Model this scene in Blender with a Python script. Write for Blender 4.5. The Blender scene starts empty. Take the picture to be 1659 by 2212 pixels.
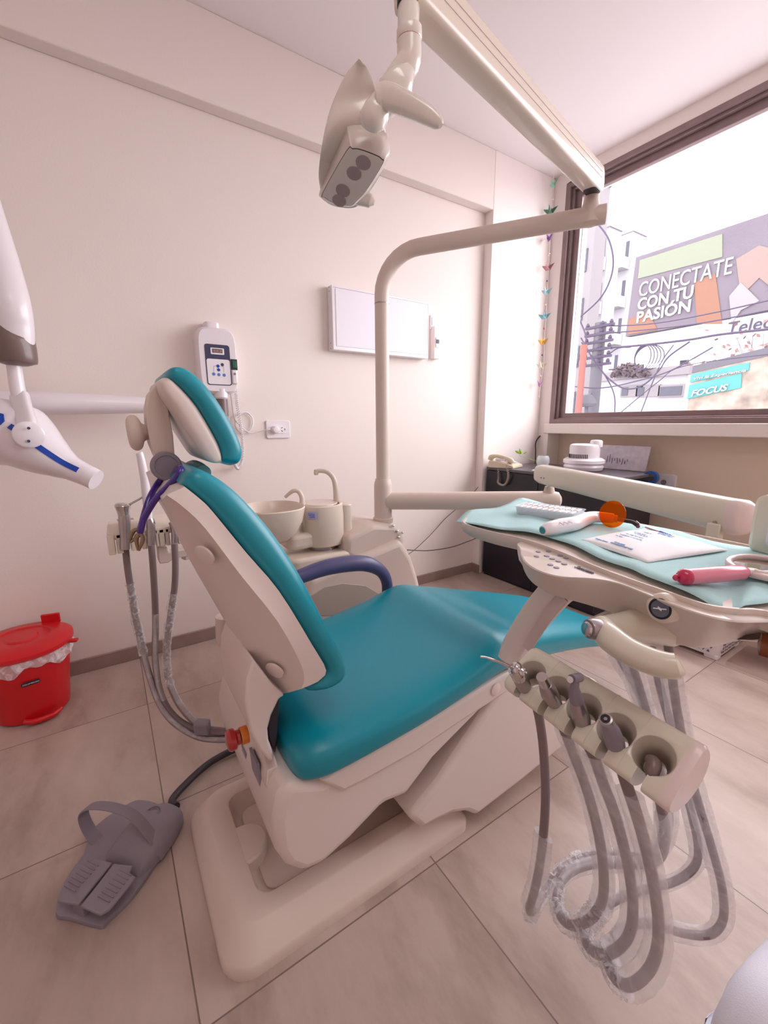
import bpy, bmesh, math, random
from mathutils import Vector, Matrix, Euler
random.seed(7)
PI = math.pi
sc = bpy.context.scene
COL = sc.collection
V = Vector

# ------------------------------------------------------------------ camera
CH = 1.2
FPX = 916.0
def rotx(t): return Matrix.Rotation(t, 3, 'X')
def rotz(t): return Matrix.Rotation(t, 3, 'Z')
BASE = Matrix(((1, 0, 0), (0, 0, -1), (0, 1, 0)))
YAW, PITCH, ROLL = math.radians(56.97), math.radians(-11.88), math.radians(-0.315)
CM = rotz(YAW) @ rotx(PITCH) @ BASE @ rotz(ROLL)
cd = bpy.data.cameras.new('camera')
cam = bpy.data.objects.new('camera', cd)
COL.objects.link(cam)
cam.matrix_world = Matrix.Translation((0, 0, CH)) @ CM.to_4x4()
cd.sensor_fit = 'HORIZONTAL'
cd.sensor_width = 36
cd.lens = 36 * FPX / 1659
cd.clip_start = 0.02
cd.clip_end = 400
sc.camera = cam

# measuring helpers: a point of the photograph put on a real plane of the room
C0 = V((0, 0, CH))
FW = V((-math.sin(YAW), math.cos(YAW), 0))
def ray(px, py): return CM @ V((px - 829.5, -(py - 1106), -FPX))
def Zp(px, py, z=0.0):
    v = ray(px, py); return C0 + v * ((z - CH) / v.z)
def Xp(px, py, x):
    v = ray(px, py); return C0 + v * (x / v.x)
def Yp(px, py, y):
    v = ray(px, py); return C0 + v * (y / v.y)
def Dp(px, py, d):
    v = ray(px, py); return C0 + v * (d / v.dot(FW))

# ------------------------------------------------------------------ materials
def _new(name):
    m = bpy.data.materials.new(name); m.use_nodes = True
    nt = m.node_tree; b = nt.nodes['Principled BSDF']
    return m, nt, b
def mat(name, col, rough=0.5, metal=0.0, bump=0.0, bscale=200, var=0.0, vscale=6, coat=0.0, spec=0.5, sss=0.0):
    m, nt, b = _new(name)
    b.inputs['Base Color'].default_value = (*col, 1)
    b.inputs['Roughness'].default_value = rough
    b.inputs['Metallic'].default_value = metal
    b.inputs['Coat Weight'].default_value = coat
    b.inputs['Coat Roughness'].default_value = 0.12
    b.inputs['Specular IOR Level'].default_value = spec
    tc = nt.nodes.new('ShaderNodeTexCoord')
    if bump:
        n = nt.nodes.new('ShaderNodeTexNoise'); n.inputs['Scale'].default_value = bscale
        n.inputs['Detail'].default_value = 3
        bp = nt.nodes.new('ShaderNodeBump'); bp.inputs['Strength'].default_value = bump
        bp.inputs['Distance'].default_value = 0.002
        nt.links.new(tc.outputs['Object'], n.inputs['Vector'])
        nt.links.new(n.outputs['Fac'], bp.inputs['Height']); nt.links.new(bp.outputs['Normal'], b.inputs['Normal'])
    if var:
        n = nt.nodes.new('ShaderNodeTexNoise'); n.inputs['Scale'].default_value = vscale
        n.inputs['Detail'].default_value = 4
        r = nt.nodes.new('ShaderNodeValToRGB')
        r.color_ramp.elements[0].position = 0.3; r.color_ramp.elements[1].position = 0.7
        r.color_ramp.elements[0].color = tuple(c * (1 - var) for c in col) + (1,)
        r.color_ramp.elements[1].color = tuple(min(1, c * (1 + var)) for c in col) + (1,)
        nt.links.new(tc.outputs['Object'], n.inputs['Vector'])
        nt.links.new(n.outputs['Fac'], r.inputs['Fac']); nt.links.new(r.outputs['Color'], b.inputs['Base Color'])
    return m
def clear_mat(name, tint, alpha, rough=0.1, bump=0.0, bscale=60, lo=0.6, hi=2.4):
    """thin clear film or pane: mostly see-through, a bit of sheen"""
    m = bpy.data.materials.new(name); m.use_nodes = True
    nt = m.node_tree; nt.nodes.clear()
    o = nt.nodes.new('ShaderNodeOutputMaterial'); mx = nt.nodes.new('ShaderNodeMixShader')
    t = nt.nodes.new('ShaderNodeBsdfTransparent'); t.inputs['Color'].default_value = (*tint, 1)
    p = nt.nodes.new('ShaderNodeBsdfPrincipled')
    p.inputs['Base Color'].default_value = (0.95, 0.93, 0.96, 1); p.inputs['Roughness'].default_value = rough
    mx.inputs['Fac'].default_value = alpha
    nt.links.new(t.outputs[0], mx.inputs[1]); nt.links.new(p.outputs[0], mx.inputs[2])
    nt.links.new(mx.outputs[0], o.inputs['Surface'])
    if bump:
        tc = nt.nodes.new('ShaderNodeTexCoord')
        n = nt.nodes.new('ShaderNodeTexNoise'); n.inputs['Scale'].default_value = bscale; n.inputs['Detail'].default_value = 4
        n.inputs['Distortion'].default_value = 1.5
        nt.links.new(tc.outputs['Object'], n.inputs['Vector'])
        bp = nt.nodes.new('ShaderNodeBump'); bp.inputs['Strength'].default_value = bump; bp.inputs['Distance'].default_value = 0.01
        nt.links.new(n.outputs['Fac'], bp.inputs['Height']); nt.links.new(bp.outputs['Normal'], p.inputs['Normal'])
        rp = nt.nodes.new('ShaderNodeMapRange')
        rp.inputs['From Min'].default_value = 0.45; rp.inputs['From Max'].default_value = 0.75
        rp.inputs['To Min'].default_value = alpha * lo; rp.inputs['To Max'].default_value = min(1, alpha * hi)
        nt.links.new(n.outputs['Fac'], rp.inputs['Value']); nt.links.new(rp.outputs['Result'], mx.inputs['Fac'])
    return m

M = {}
M['wall'] = mat('wall_paint', (0.81, 0.735, 0.695), 0.75, bump=0.15, bscale=120, spec=0.2)
M['wallwhite'] = mat('white_wall_paint', (0.86, 0.79, 0.76), 0.6, bump=0.1, bscale=120, spec=0.3)
M['ceil'] = mat('ceiling_paint', (0.86, 0.805, 0.81), 0.85, spec=0.15)
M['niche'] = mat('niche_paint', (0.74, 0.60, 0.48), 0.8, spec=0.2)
M['ledge'] = mat('ledge_paint', (0.83, 0.77, 0.72), 0.5)
M['bronze'] = mat('bronze_aluminium', (0.25, 0.175, 0.175), 0.42, metal=0.35, var=0.06, vscale=12)
M['basebd'] = mat('baseboard_tile', (0.30, 0.215, 0.19), 0.45, var=0.1, vscale=9)
M['cream'] = mat('cream_plastic', (0.70, 0.60, 0.51), 0.3, coat=0.25)
M['creamd'] = mat('cream_plastic_matte', (0.66, 0.55, 0.485), 0.42, var=0.02, vscale=3)
M['shell'] = mat('chair_shell_plastic', (0.70, 0.605, 0.565), 0.4, coat=0.1)
M['green_cream'] = mat('greenish_cream_plastic', (0.68, 0.63, 0.52), 0.3, coat=0.3)
M['teal'] = mat('teal_vinyl', (0.002, 0.245, 0.325), 0.31, bump=0.12, bscale=900, spec=0.5)
M['greyp'] = mat('grey_purple_plastic', (0.24, 0.205, 0.25), 0.45)
M['armblue'] = mat('blue_purple_rubber', (0.075, 0.07, 0.17), 0.38)
M['pedal'] = mat('grey_pedal_plastic', (0.27, 0.23, 0.27), 0.5, bump=0.3, bscale=700)
M['hose'] = mat('grey_hose_rubber', (0.225, 0.165, 0.17), 0.4)
M['darkhose'] = mat('dark_cable_rubber', (0.045, 0.035, 0.042), 0.45)
M['red'] = mat('red_plastic', (0.62, 0.008, 0.014), 0.32, var=0.05, vscale=5)
M['redbtn'] = mat('red_button', (0.35, 0.003, 0.008), 0.2, coat=0.5)
M['orangebtn'] = mat('orange_collar', (0.65, 0.17, 0.01), 0.35)
M['white'] = mat('white_plastic', (0.80, 0.75, 0.79), 0.3, coat=0.3)
M['whitem'] = mat('white_matte', (0.82, 0.78, 0.82), 0.6)
M['panelw'] = mat('viewer_panel', (0.76, 0.73, 0.80), 0.45)
M['dark'] = mat('dark_plastic', (0.02, 0.016, 0.024), 0.4)
M['desk'] = mat('navy_black_laminate', (0.010, 0.008, 0.016), 0.35, var=0.2, vscale=2)
M['desktop'] = mat('grey_desk_top', (0.10, 0.085, 0.10), 0.3)
M['chrome'] = mat('chrome', (0.62, 0.58, 0.58), 0.16, metal=1.0)
M['steel'] = mat('brushed_steel', (0.42, 0.37, 0.38), 0.3, metal=0.9)
M['brass'] = mat('aged_brass', (0.30, 0.22, 0.15), 0.35, metal=0.9)
M['blue'] = mat('blue_stripe', (0.005, 0.06, 0.42), 0.3)
M['violet'] = mat('violet_tube', (0.045, 0.008, 0.22), 0.2, coat=0.4)
M['brown'] = mat('brown_cap', (0.17, 0.115, 0.105), 0.4, coat=0.2)
M['navyp'] = mat('navy_print', (0.04, 0.04, 0.10), 0.4)
M['orange'] = clear_mat('orange_shield', (1.0, 0.42, 0.03), 0.30, 0.1)
M['orange'].node_tree.nodes['Principled BSDF'].inputs['Base Color'].default_value = (0.80, 0.20, 0.0, 1)
M['pink'] = mat('pink_handle', (0.75, 0.22, 0.31), 0.25, coat=0.4)
M['pinkd'] = mat('dark_pink_tip', (0.55, 0.02, 0.09), 0.25, coat=0.4)
M['palepink'] = mat('pale_pink_plastic', (0.74, 0.60, 0.575), 0.3, coat=0.3)
M['redtip'] = mat('dark_red_tip', (0.12, 0.005, 0.01), 0.2, coat=0.5)
M['mint'] = mat('mint_paper', (0.40, 0.74, 0.71), 0.8, bump=0.25, bscale=300)
M['paper'] = mat('white_paper', (0.88, 0.87, 0.90), 0.7)
M['film'] = clear_mat('clear_film', (1, 1, 1), 0.36, 0.2, bump=0.1, bscale=18, lo=.85, hi=1.3)
M['filmc'] = clear_mat('crinkled_film', (1, 1, 1), 0.34, 0.12, bump=0.6, bscale=60, lo=.7, hi=2.0)
M['glass'] = clear_mat('window_glass', (0.98, 0.98, 0.99), 0.035, 0.02)
M['clearp'] = clear_mat('clear_plastic_box', (0.9, 0.95, 0.95), 0.4, 0.15)
M['mirror'] = mat('mirror_glass', (0.75, 0.72, 0.62), 0.03, metal=1.0)
M['cloth'] = mat('white_coat_cloth', (0.82, 0.82, 0.92), 0.9, bump=0.3, bscale=500)
M['phone'] = mat('ivory_phone', (0.66, 0.58, 0.44), 0.4)
M['leaf'] = mat('green_leaf', (0.30, 0.52, 0.03), 0.5)
M['lens'] = mat('lamp_lens', (0.34, 0.255, 0.26), 0.25, coat=0.4)
M['lampface'] = mat('lamp_face', (0.66, 0.58, 0.54), 0.4)
M['liner'] = clear_mat('bin_liner', (0.98, 0.85, 0.88), 0.62, 0.4, bump=0.15, bscale=25)
M['green'] = mat('green_switch', (0.005, 0.11, 0.06), 0.2)
M['bluebtn'] = mat('blue_key', (0.10, 0.20, 0.55), 0.3)
M['btngrey'] = mat('grey_key', (0.27, 0.24, 0.30), 0.4)

# floor tiles: 61 cm squares with thin grout
def floor_mat():
    m, nt, b = _new('stone_floor_tiles'); N = nt.nodes; L = nt.links
    g = N.new('ShaderNodeNewGeometry'); s = N.new('ShaderNodeSeparateXYZ'); L.new(g.outputs['Position'], s.inputs[0])
    def mth(op, a, bb=None):
        n = N.new('ShaderNodeMath'); n.operation = op
        for i, x in enumerate((a, bb)):
            if x is None: continue
            if isinstance(x, (int, float)): n.inputs[i].default_value = x
            else: L.new(x, n.inputs[i])
        return n.outputs[0]
    P = 0.6105
    ds, ids = [], []
    for ax, off in (('X', 0.725), ('Y', -0.025)):
        u = mth('DIVIDE', mth('ADD', s.outputs[ax], off + P * 20), P)
        f = mth('FRACT', u)
        ds.append(mth('MULTIPLY', mth('MINIMUM', f, mth('SUBTRACT', 1.0, f)), P))
        ids.append(mth('FLOOR', u))
    d = mth('MINIMUM', ds[0], ds[1])
    gr = mth('LESS_THAN', d, 0.0018)
    cmb = N.new('ShaderNodeCombineXYZ'); L.new(ids[0], cmb.inputs[0]); L.new(ids[1], cmb.inputs[1])
    wn = N.new('ShaderNodeTexWhiteNoise'); wn.noise_dimensions = '2D'; L.new(cmb.outputs[0], wn.inputs['Vector'])
    vm = N.new('ShaderNodeVectorMath'); vm.operation = 'SCALE'; L.new(wn.outputs['Color'], vm.inputs[0]); vm.inputs['Scale'].default_value = 9
    va = N.new('ShaderNodeVectorMath'); L.new(vm.outputs[0], va.inputs[0]); L.new(g.outputs['Position'], va.inputs[1])
    mp = N.new('ShaderNodeMapping'); mp.inputs['Scale'].default_value = (1.6, 3.6, 1); mp.inputs['Rotation'].default_value = (0, 0, 0.5)
    L.new(va.outputs[0], mp.inputs['Vector'])
    n1 = N.new('ShaderNodeTexNoise'); n1.inputs['Scale'].default_value = 1.5; n1.inputs['Detail'].default_value = 7; n1.inputs['Roughness'].default_value = 0.62
    L.new(mp.outputs[0], n1.inputs['Vector'])
    r = N.new('ShaderNodeValToRGB'); e = r.color_ramp.elements
    e[0].position = 0.28; e[0].color = (0.335, 0.245, 0.205, 1)
    e[1].position = 0.72; e[1].color = (0.56, 0.445, 0.395, 1)
    x = e.new(0.5); x.color = (0.475, 0.37, 0.32, 1)
    L.new(n1.outputs['Fac'], r.inputs['Fac'])
    mx = N.new('ShaderNodeMix'); mx.data_type = 'RGBA'
    L.new(gr, mx.inputs['Factor']); L.new(r.outputs['Color'], mx.inputs['A']); mx.inputs['B'].default_value = (0.20, 0.14, 0.125, 1)
    L.new(mx.outputs['Result'], b.inputs['Base Color'])
    n2 = N.new('ShaderNodeTexNoise'); n2.inputs['Scale'].default_value = 60; n2.inputs['Detail'].default_value = 4; L.new(va.outputs[0], n2.inputs['Vector'])
    h = mth('SUBTRACT', mth('MULTIPLY', n2.outputs['Fac'], 0.15), mth('MULTIPLY', gr, 1.0))
    bp = N.new('ShaderNodeBump'); bp.inputs['Strength'].default_value = 0.35; bp.inputs['Distance'].default_value = 0.003
    L.new(h, bp.inputs['Height']); L.new(bp.outputs['Normal'], b.inputs['Normal'])
    b.inputs['Roughness'].default_value = 0.42; b.inputs['Specular IOR Level'].default_value = 0.45
    return m
M['floor'] = floor_mat()

# ------------------------------------------------------------------ objects
WLOC = {}
def wl(o): return WLOC.get(o.name, V((0, 0, 0))) if o else V((0, 0, 0))
def mk(name, verts, faces, m, parent=None, smooth=True, bevel=0, seg=3, sub=0, label=None, ang=35, solid=0):
    """verts in room coordinates; the origin goes to the underside of the shape"""
    verts = [V(v) for v in verts]
    lo = V((min(v.x for v in verts), min(v.y for v in verts), min(v.z for v in verts)))
    hi = V((max(v.x for v in verts), max(v.y for v in verts), max(v.z for v in verts)))
    org = V(((lo.x + hi.x) / 2, (lo.y + hi.y) / 2, lo.z))
    me = bpy.data.meshes.new(name)
    me.from_pydata([v - org for v in verts], [], faces)
    bm = bmesh.new(); bm.from_mesh(me)
    bmesh.ops.remove_doubles(bm, verts=bm.verts, dist=1e-6)
    bmesh.ops.recalc_face_normals(bm, faces=bm.faces)
    bm.to_mesh(me); bm.free()
    me.materials.append(m)
    for p in me.polygons: p.use_smooth = smooth
    o = bpy.data.objects.new(name, me); COL.objects.link(o)
    o.parent = parent
    o.location = org - wl(parent)
    WLOC[o.name] = org
    if solid:
        s = o.modifiers.new('solid', 'SOLIDIFY'); s.thickness = solid; s.offset = 0
    if bevel:
        b = o.modifiers.new('bevel', 'BEVEL'); b.width = bevel; b.segments = seg; b.limit_method = 'ANGLE'; b.angle_limit = math.radians(ang)
        b.harden_normals = False
    if sub:
        s = o.modifiers.new('sub', 'SUBSURF'); s.levels = sub; s.render_levels = sub
    if smooth and not sub:
        try: me.set_sharp_from_angle(angle=math.radians(50 if bevel else 40))
        except Exception: pass
    if label: o['label'] = label
    return o
def root(name, loc, label, cat, group=None):
    o = bpy.data.objects.new(name, None); COL.objects.link(o)
    o.location = V(loc); o.empty_display_size = 0.05
    WLOC[o.name] = V(loc)
    o['label'] = label; o['category'] = cat
    if group: o['group'] = group
    return o
def tag(o, label, cat, group=None, kind=None):
    o['label'] = label; o['category'] = cat
    if group: o['group'] = group
    if kind: o['kind'] = kind
    return o
def struct(o): o['kind'] = 'structure'; return o

def box(x0, x1, y0, y1, z0, z1):
    v = [(x, y, z) for x in (x0, x1) for y in (y0, y1) for z in (z0, z1)]
    f = [(0, 1, 3, 2), (4, 6, 7, 5), (0, 4, 5, 1), (2, 3, 7, 6), (0, 2, 6, 4), (1, 5, 7, 3)]
    return v, f
def join(parts):
    vs, fs = [], []
    for v, f in parts:
        n = len(vs); vs += [V(a) for a in v]; fs += [tuple(i + n for i in q) for q in f]
    return vs, fs
def obox(c, u, v, w, hu, hv, hw):
    """box with axes u, v, w"""
    c, u, v, w = V(c), V(u).normalized(), V(v).normalized(), V(w).normalized()
    p = [c + u * a * hu + v * b * hv + w * d * hw for a in (-1, 1) for b in (-1, 1) for d in (-1, 1)]
    return p, box(0, 1, 0, 1, 0, 1)[1]
def extr(prof, axis, a, b):
    """closed 2d outline pushed out along an axis"""
    def P(p, t):
        return {'x': (t, p[0], p[1]), 'y': (p[0], t, p[1]), 'z': (p[0], p[1], t)}[axis]
    n = len(prof)
    v = [P(p, a) for p in prof] + [P(p, b) for p in prof]
    f = [tuple(range(n))[::-1], tuple(range(n, 2 * n))] + [(i, (i + 1) % n, n + (i + 1) % n, n + i) for i in range(n)]
    return v, f
def loft(rings, caps=True, closed=False):
    n = len(rings[0]); v = [p for r in rings for p in r]; f = []
    k = len(rings)
    for i in range(k if closed else k - 1):
        a, b = i * n, ((i + 1) % k) * n
        for j in range(n): f.append((a + j, a + (j + 1) % n, b + (j + 1) % n, b + j))
    if caps and not closed:
        f.append(tuple(range(n))[::-1]); f.append(tuple(range((k - 1) * n, k * n)))
    return v, f
def cat(pts, k=6, closed=False):
    """smooth curve through the points"""
    pts = [V(p) for p in pts]; n = len(pts); out = []
    if n < 3: return pts
    for i in range(n if closed else n - 1):
        p1, p2 = pts[i], pts[(i + 1) % n]
        p0 = pts[(i - 1) % n] if closed or i > 0 else p1 + (p1 - p2)
        p3 = pts[(i + 2) % n] if closed or i < n - 2 else p2 + (p2 - p1)
        for s in range(k):
            t = s / k
            out.append(0.5 * ((2 * p1) + (p2 - p0) * t + (2 * p0 - 5 * p1 + 4 * p2 - p3) * t * t + (3 * p1 - p0 - 3 * p2 + p3) * t ** 3))
    if not closed: out.append(pts[-1])
    return out
def cat2(pts, k=5):
    return [(p.x, p.y) for p in cat([V((a, b, 0)) for a, b in pts], k, True)]
def se(hw, hh, n=4.0, N=28):
    r = []
    for i in range(N):
        t = 2 * PI * i / N; c, s = math.cos(t), math.sin(t)
        r.append((math.copysign(abs(c) ** (2 / n), c) * hw, math.copysign(abs(s) ** (2 / n), s) * hh))
    return r
def ringat(c, u, v, hw, hh, n=4.0, N=28):
    c, u, v = V(c), V(u), V(v)
    return [c + u * a + v * b for a, b in se(hw, hh, n, N)]
def tube(path, r, N=12, k=6, smooth=True, n=2.0, up=None, flat=None, jitter=0.0):
    """swept tube; r a number or one radius per point; flat scales the second axis"""
    P = [V(p) for p in path]
    rr = r if isinstance(r, (list, tuple)) else [r] * len(P)
    if smooth and len(P) > 2:
        Q = cat(P, k); R = []
        for i in range(len(P) - 1):
            for s in range(k): R.append(rr[i] + (rr[i + 1] - rr[i]) * s / k)
        R.append(rr[-1])
    else: Q, R = P, list(rr)
    rings = []; T0 = (Q[1] - Q[0]).normalized()
    u = V(up) if up else (V((0, 0, 1)) if abs(T0.z) < 0.9 else V((1, 0, 0)))
    u = (u - T0 * u.dot(T0)).normalized()
    for i, q in enumerate(Q):
        T = (Q[min(i + 1, len(Q) - 1)] - Q[max(i - 1, 0)]).normalized()
        if T.length < 0.5: T = T0
        u = (u - T * u.dot(T)).normalized(); w = T.cross(u)
        a = R[i]; b = R[i] * (flat if flat else 1)
        ring = [q + u * x + w * y for x, y in se(a, b, n, N)]
        if jitter: ring = [q + (p - q) * (1 + random.uniform(-jitter, jitter)) for p in ring]
        rings.append(ring); T0 = T
    return loft(rings)
def lathe(prof, c, axis=(0, 0, 1), N=32, caps=True):
    """prof: (radius, height) pairs"""
    c = V(c); a = V(axis).normalized()
    u = a.orthogonal().normalized(); w = a.cross(u)
    rings = [[c + a * h + (u * math.cos(2 * PI * i / N) + w * math.sin(2 * PI * i / N)) * max(r, 1e-4) for i in range(N)] for r, h in prof]
    return loft(rings, caps)
def cyl(a, b, r, N=24, r2=None):
    a, b = V(a), V(b); ax = b - a; L = ax.length
    return lathe([(r, 0), (r if r2 is None else r2, L)], a, ax, N)
def rrect(x0, x1, y0, y1, r, k=5):
    """rounded rectangle outline; r one radius or four (x0y0, x1y0, x1y1, x0y1)"""
    rs = r if isinstance(r, (list, tuple)) else [r] * 4
    out = []
    for (cx, cy, sx, sy, a0), q in zip(((x0, y0, 1, 1, PI), (x1, y0, -1, 1, 1.5 * PI), (x1, y1, -1, -1, 0), (x0, y1, 1, -1, .5 * PI)), rs):
        for i in range(k + 1):
            t = a0 + .5 * PI * i / k
            out.append((cx + sx * q + math.cos(t) * q, cy + sy * q + math.sin(t) * q))
    return out
def plate(c, u, v, hw, hh, t, n=5.0, N=32, r=0.0):
    """a rounded flat plate standing t thick along u x v"""
    c, u, v = V(c), V(u).normalized(), V(v).normalized(); w = u.cross(v)
    e = r or t * 0.3
    return loft([ringat(c, u, v, hw - e * 0, hh, n, N), ringat(c + w * (t - e), u, v, hw, hh, n, N), ringat(c + w * t, u, v, hw - e, hh - e, n, N)])
def text(name, s, c, u, v, size, m, parent=None, depth=0.0006, bold=0.0, label=None, shear=0.0, sx=1.0):
    cu = bpy.data.curves.new('txt', 'FONT'); cu.body = s; cu.size = size; cu.extrude = depth; cu.offset = bold
    cu.align_x = 'LEFT'; cu.align_y = 'BOTTOM_BASELINE'; cu.shear = shear; cu.resolution_u = 3
    ob = bpy.data.objects.new('txt', cu); COL.objects.link(ob)
    dg = bpy.context.evaluated_depsgraph_get(); me = bpy.data.meshes.new_from_object(ob.evaluated_get(dg))
    u, v = V(u).normalized(), V(v).normalized(); w = u.cross(v); c = V(c)
    vs = [c + u * p.co.x * sx + v * p.co.y + w * p.co.z for p in me.vertices]
    fs = [tuple(p.vertices) for p in me.polygons]
    bpy.data.objects.remove(ob); bpy.data.curves.remove(cu); bpy.data.meshes.remove(me)
    return mk(name, vs, fs, m, parent, smooth=False, label=label)
X, Y, Z = V((1, 0, 0)), V((0, 1, 0)), V((0, 0, 1))
# ------------------------------------------------------------------ the room
XL, YW, ZC = -2.4, 3.06, 2.98
XR, YB = 1.7, -1.9
struct(mk('floor', *box(XL - .15, XR + .15, YB - .15, YW + .35, -.1, 0), M['floor'], smooth=False))
struct(mk('ceiling', *box(XL - .15, XR + .15, YB - .15, YW + .35, ZC, ZC + .1), M['ceil'], smooth=False))
struct(mk('wall_left', *box(XL - .15, XL, YB - .15, YW + .35, 0, ZC), M['wall'], smooth=False))
struct(mk('wall_right', *box(XR, XR + .15, YB - .15, YW + .35, 0, ZC), M['wall'], smooth=False))
struct(mk('wall_back', *box(XL, XR, YB - .15, YB, 0, ZC), M['wall'], smooth=False))
struct(mk('trim_1', *box(XL, XL + .075, YB, 2.42, 2.625, ZC), M['wall'], smooth=False, bevel=.006, seg=2, label='beam running along the left wall under the ceiling'))
struct(mk('trim_2', *box(XL, XL + .075, 2.42, YW, 0, ZC), M['wallwhite'], smooth=False, bevel=.004, seg=2, label='white pillar in the corner'))
WX0, WX1, WZ0, WZ1 = -2.225, 1.35, 1.187, 2.905
LZ0 = 1.108
parts = [box(XL + .07, WX0, YW, YW + .3, 0, ZC), box(WX1, XR, YW, YW + .3, 0, ZC), box(WX0, WX1, YW, YW + .3, WZ1, ZC)]
struct(mk('wall_window', *join(parts), M['wallwhite'], smooth=False))
struct(mk('trim_3', *box(-2.262, WX1, YW - .025, YW + .3, LZ0, WZ0), M['ledge'], smooth=False, bevel=.006, seg=2, label='pale ledge under the window'))
struct(mk('trim_4', *box(-2.262, -2.221, YW - .012, YW + .28, 0, LZ0), M['ledge'], smooth=False, bevel=.003, seg=2))
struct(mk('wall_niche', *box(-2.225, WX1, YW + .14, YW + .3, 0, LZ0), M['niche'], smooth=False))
struct(mk('baseboard_left', *box(XL, XL + .012, YB, 2.42, 0, .072), M['basebd'], smooth=False, bevel=.002, seg=1))
struct(mk('baseboard_pillar', *box(XL + .012, XL + .087, 2.408, 2.42, 0, .072), M['basebd'], smooth=False))
struct(mk('baseboard_niche', *box(-2.225, WX1, YW + .128, YW + .14, 0, .072), M['basebd'], smooth=False))
# window: bronze outer frame, inner sash and pane
win = bpy.data.objects.new('window_1', None); COL.objects.link(win); win.location = (WX0, YW, WZ0); WLOC['window_1'] = V(win.location); struct(win)
def frame(name, x0, x1, z0, z1, w, y0, y1, m, par):
    ps = [box(x0, x0 + w, y0, y1, z0, z1), box(x1 - w, x1, y0, y1, z0, z1), box(x0 + w, x1 - w, y0, y1, z0, z0 + w), box(x0 + w, x1 - w, y0, y1, z1 - w, z1)]
    return mk(name, *join(ps), m, par, smooth=False, bevel=.003, seg=1)
frame('window_frame', WX0, WX1, WZ0, WZ1, .034, YW - .004, YW + .12, M['bronze'], win)
frame('window_track', WX0 + .032, WX1 - .032, WZ0 + .022, WZ1 - .03, .022, YW + .02, YW + .11, M['bronze'], win)
frame('window_sash', WX0 + .050, WX1 - .05, WZ0 + .030, WZ1 - .05, .050, YW + .05, YW + .09, M['bronze'], win)
mk('window_pane', *box(WX0 + .1, WX1 - .1, YW + .068, YW + .073, WZ0 + .078, WZ1 - .1), M['glass'], win, smooth=False)
# ------------------------------------------------------------------ light
w = bpy.data.worlds.new('sky'); sc.world = w; w.use_nodes = True
bg = w.node_tree.nodes['Background']; bg.inputs['Color'].default_value = (1.0, 0.965, 0.99, 1); bg.inputs['Strength'].default_value = 8.0
def area(name, loc, rot, sx, sy, power, col=(1, 1, 1), portal=False):
    l = bpy.data.lights.new(name, 'AREA'); l.shape = 'RECTANGLE'; l.size = sx; l.size_y = sy; l.energy = power; l.color = col
    if portal: l.cycles.is_portal = True
    o = bpy.data.objects.new(name, l); COL.objects.link(o); o.location = loc; o.rotation_euler = rot; return o
area('window_portal', ((WX0 + WX1) / 2, YW + .2, (WZ0 + WZ1) / 2), (-PI / 2, 0, 0), WX1 - WX0, WZ1 - WZ0, 1, portal=True)
area('ceiling_fill', (.25, .2, ZC - .03), (0, 0, 0), 1.2, .6, 9, (1, .95, .93))  # unseen fill lamp, added to lift the light in the room
sc.cycles.max_bounces = 10
sc.cycles.diffuse_bounces = 6
sc.cycles.transparent_max_bounces = 32
sc.cycles.caustics_reflective = False
sc.cycles.caustics_refractive = False
sc.cycles.sample_clamp_indirect = 6
sc.cycles.use_denoising = True
sc.view_settings.view_transform = 'Standard'
sc.view_settings.look = 'None'
sc.view_settings.exposure = 0.2
sc.view_settings.gamma = 1.0
sc.view_settings.use_curve_mapping = False
# ------------------------------------------------------------------ dental chair
CX = -1.0
chair = root('dental_chair', (CX, .6, 0), 'reclined dental chair with teal vinyl padding and cream plastic shell on a floor plate', 'dental chair')
S = M['shell']
def yz(pts, x):
    o = []
    for px, py in pts:
        p = Xp(px, py, x); o.append((p.y, p.z))
    return o
# floor plate: rim with a sunk middle, a tongue at the rear
def ringplate(x0, x1, y0, y1, r, ix0, ix1, iy0, iy1, ir, h, hi):
    o = rrect(x0, x1, y0, y1, r, 6); i = rrect(ix0, ix1, iy0, iy1, ir, 6)
    def L(pts, z): return [V((a, b, z)) for a, b in pts]
    def ins(pts, d, cx, cy, sx, sy): return [(cx + (a - cx) * (1 - d / sx), cy + (b - cy) * (1 - d / sy)) for a, b in pts]
    cx, cy, sx, sy = (x0 + x1) / 2, (y0 + y1) / 2, (x1 - x0) / 2, (y1 - y0) / 2
    ix, iy, jx, jy = (ix0 + ix1) / 2, (iy0 + iy1) / 2, (ix1 - ix0) / 2, (iy1 - iy0) / 2
    rings = [L(o, 0), L(o, h * .30), L(ins(o, .004, cx, cy, sx, sy), h * .38), L(ins(o, .040, cx, cy, sx, sy), h * .97), L(ins(o, .046, cx, cy, sx, sy), h),
             L(ins(i, -.012, ix, iy, jx, jy), h), L(ins(i, -.008, ix, iy, jx, jy), h * .97), L(i, hi + .004), L(ins(i, .004, ix, iy, jx, jy), hi)]
    return loft(rings)
mk('floor_plate', *ringplate(-1.262, -.748, .082, .79, (.07, .07, .03, .03), -1.165, -.848, .192, .72, .035, .088, .045), M['creamd'], chair)
ton = [V((x, y, 0)) for x, y in [(-1.06, .15), (-1.055, .21), (-1.03, .245), (-.985, .248), (-.945, .215), (-.935, .15)]]
ton = [(p.x, p.y) for p in cat(ton, 6)]
mk('plate_tongue', *extr(ton, 'z', .04, .087), M['creamd'], chair, bevel=.006)
mk('plate_insert', *extr(rrect(-1.14, -.868, .212, .71, .03), 'z', .040, .050), M['creamd'], chair, bevel=.002)
mk('front_foot', *extr(rrect(-1.2, -.80, .75, 1.5, .04), 'z', 0, .05), M['creamd'], chair, bevel=.02)
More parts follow.
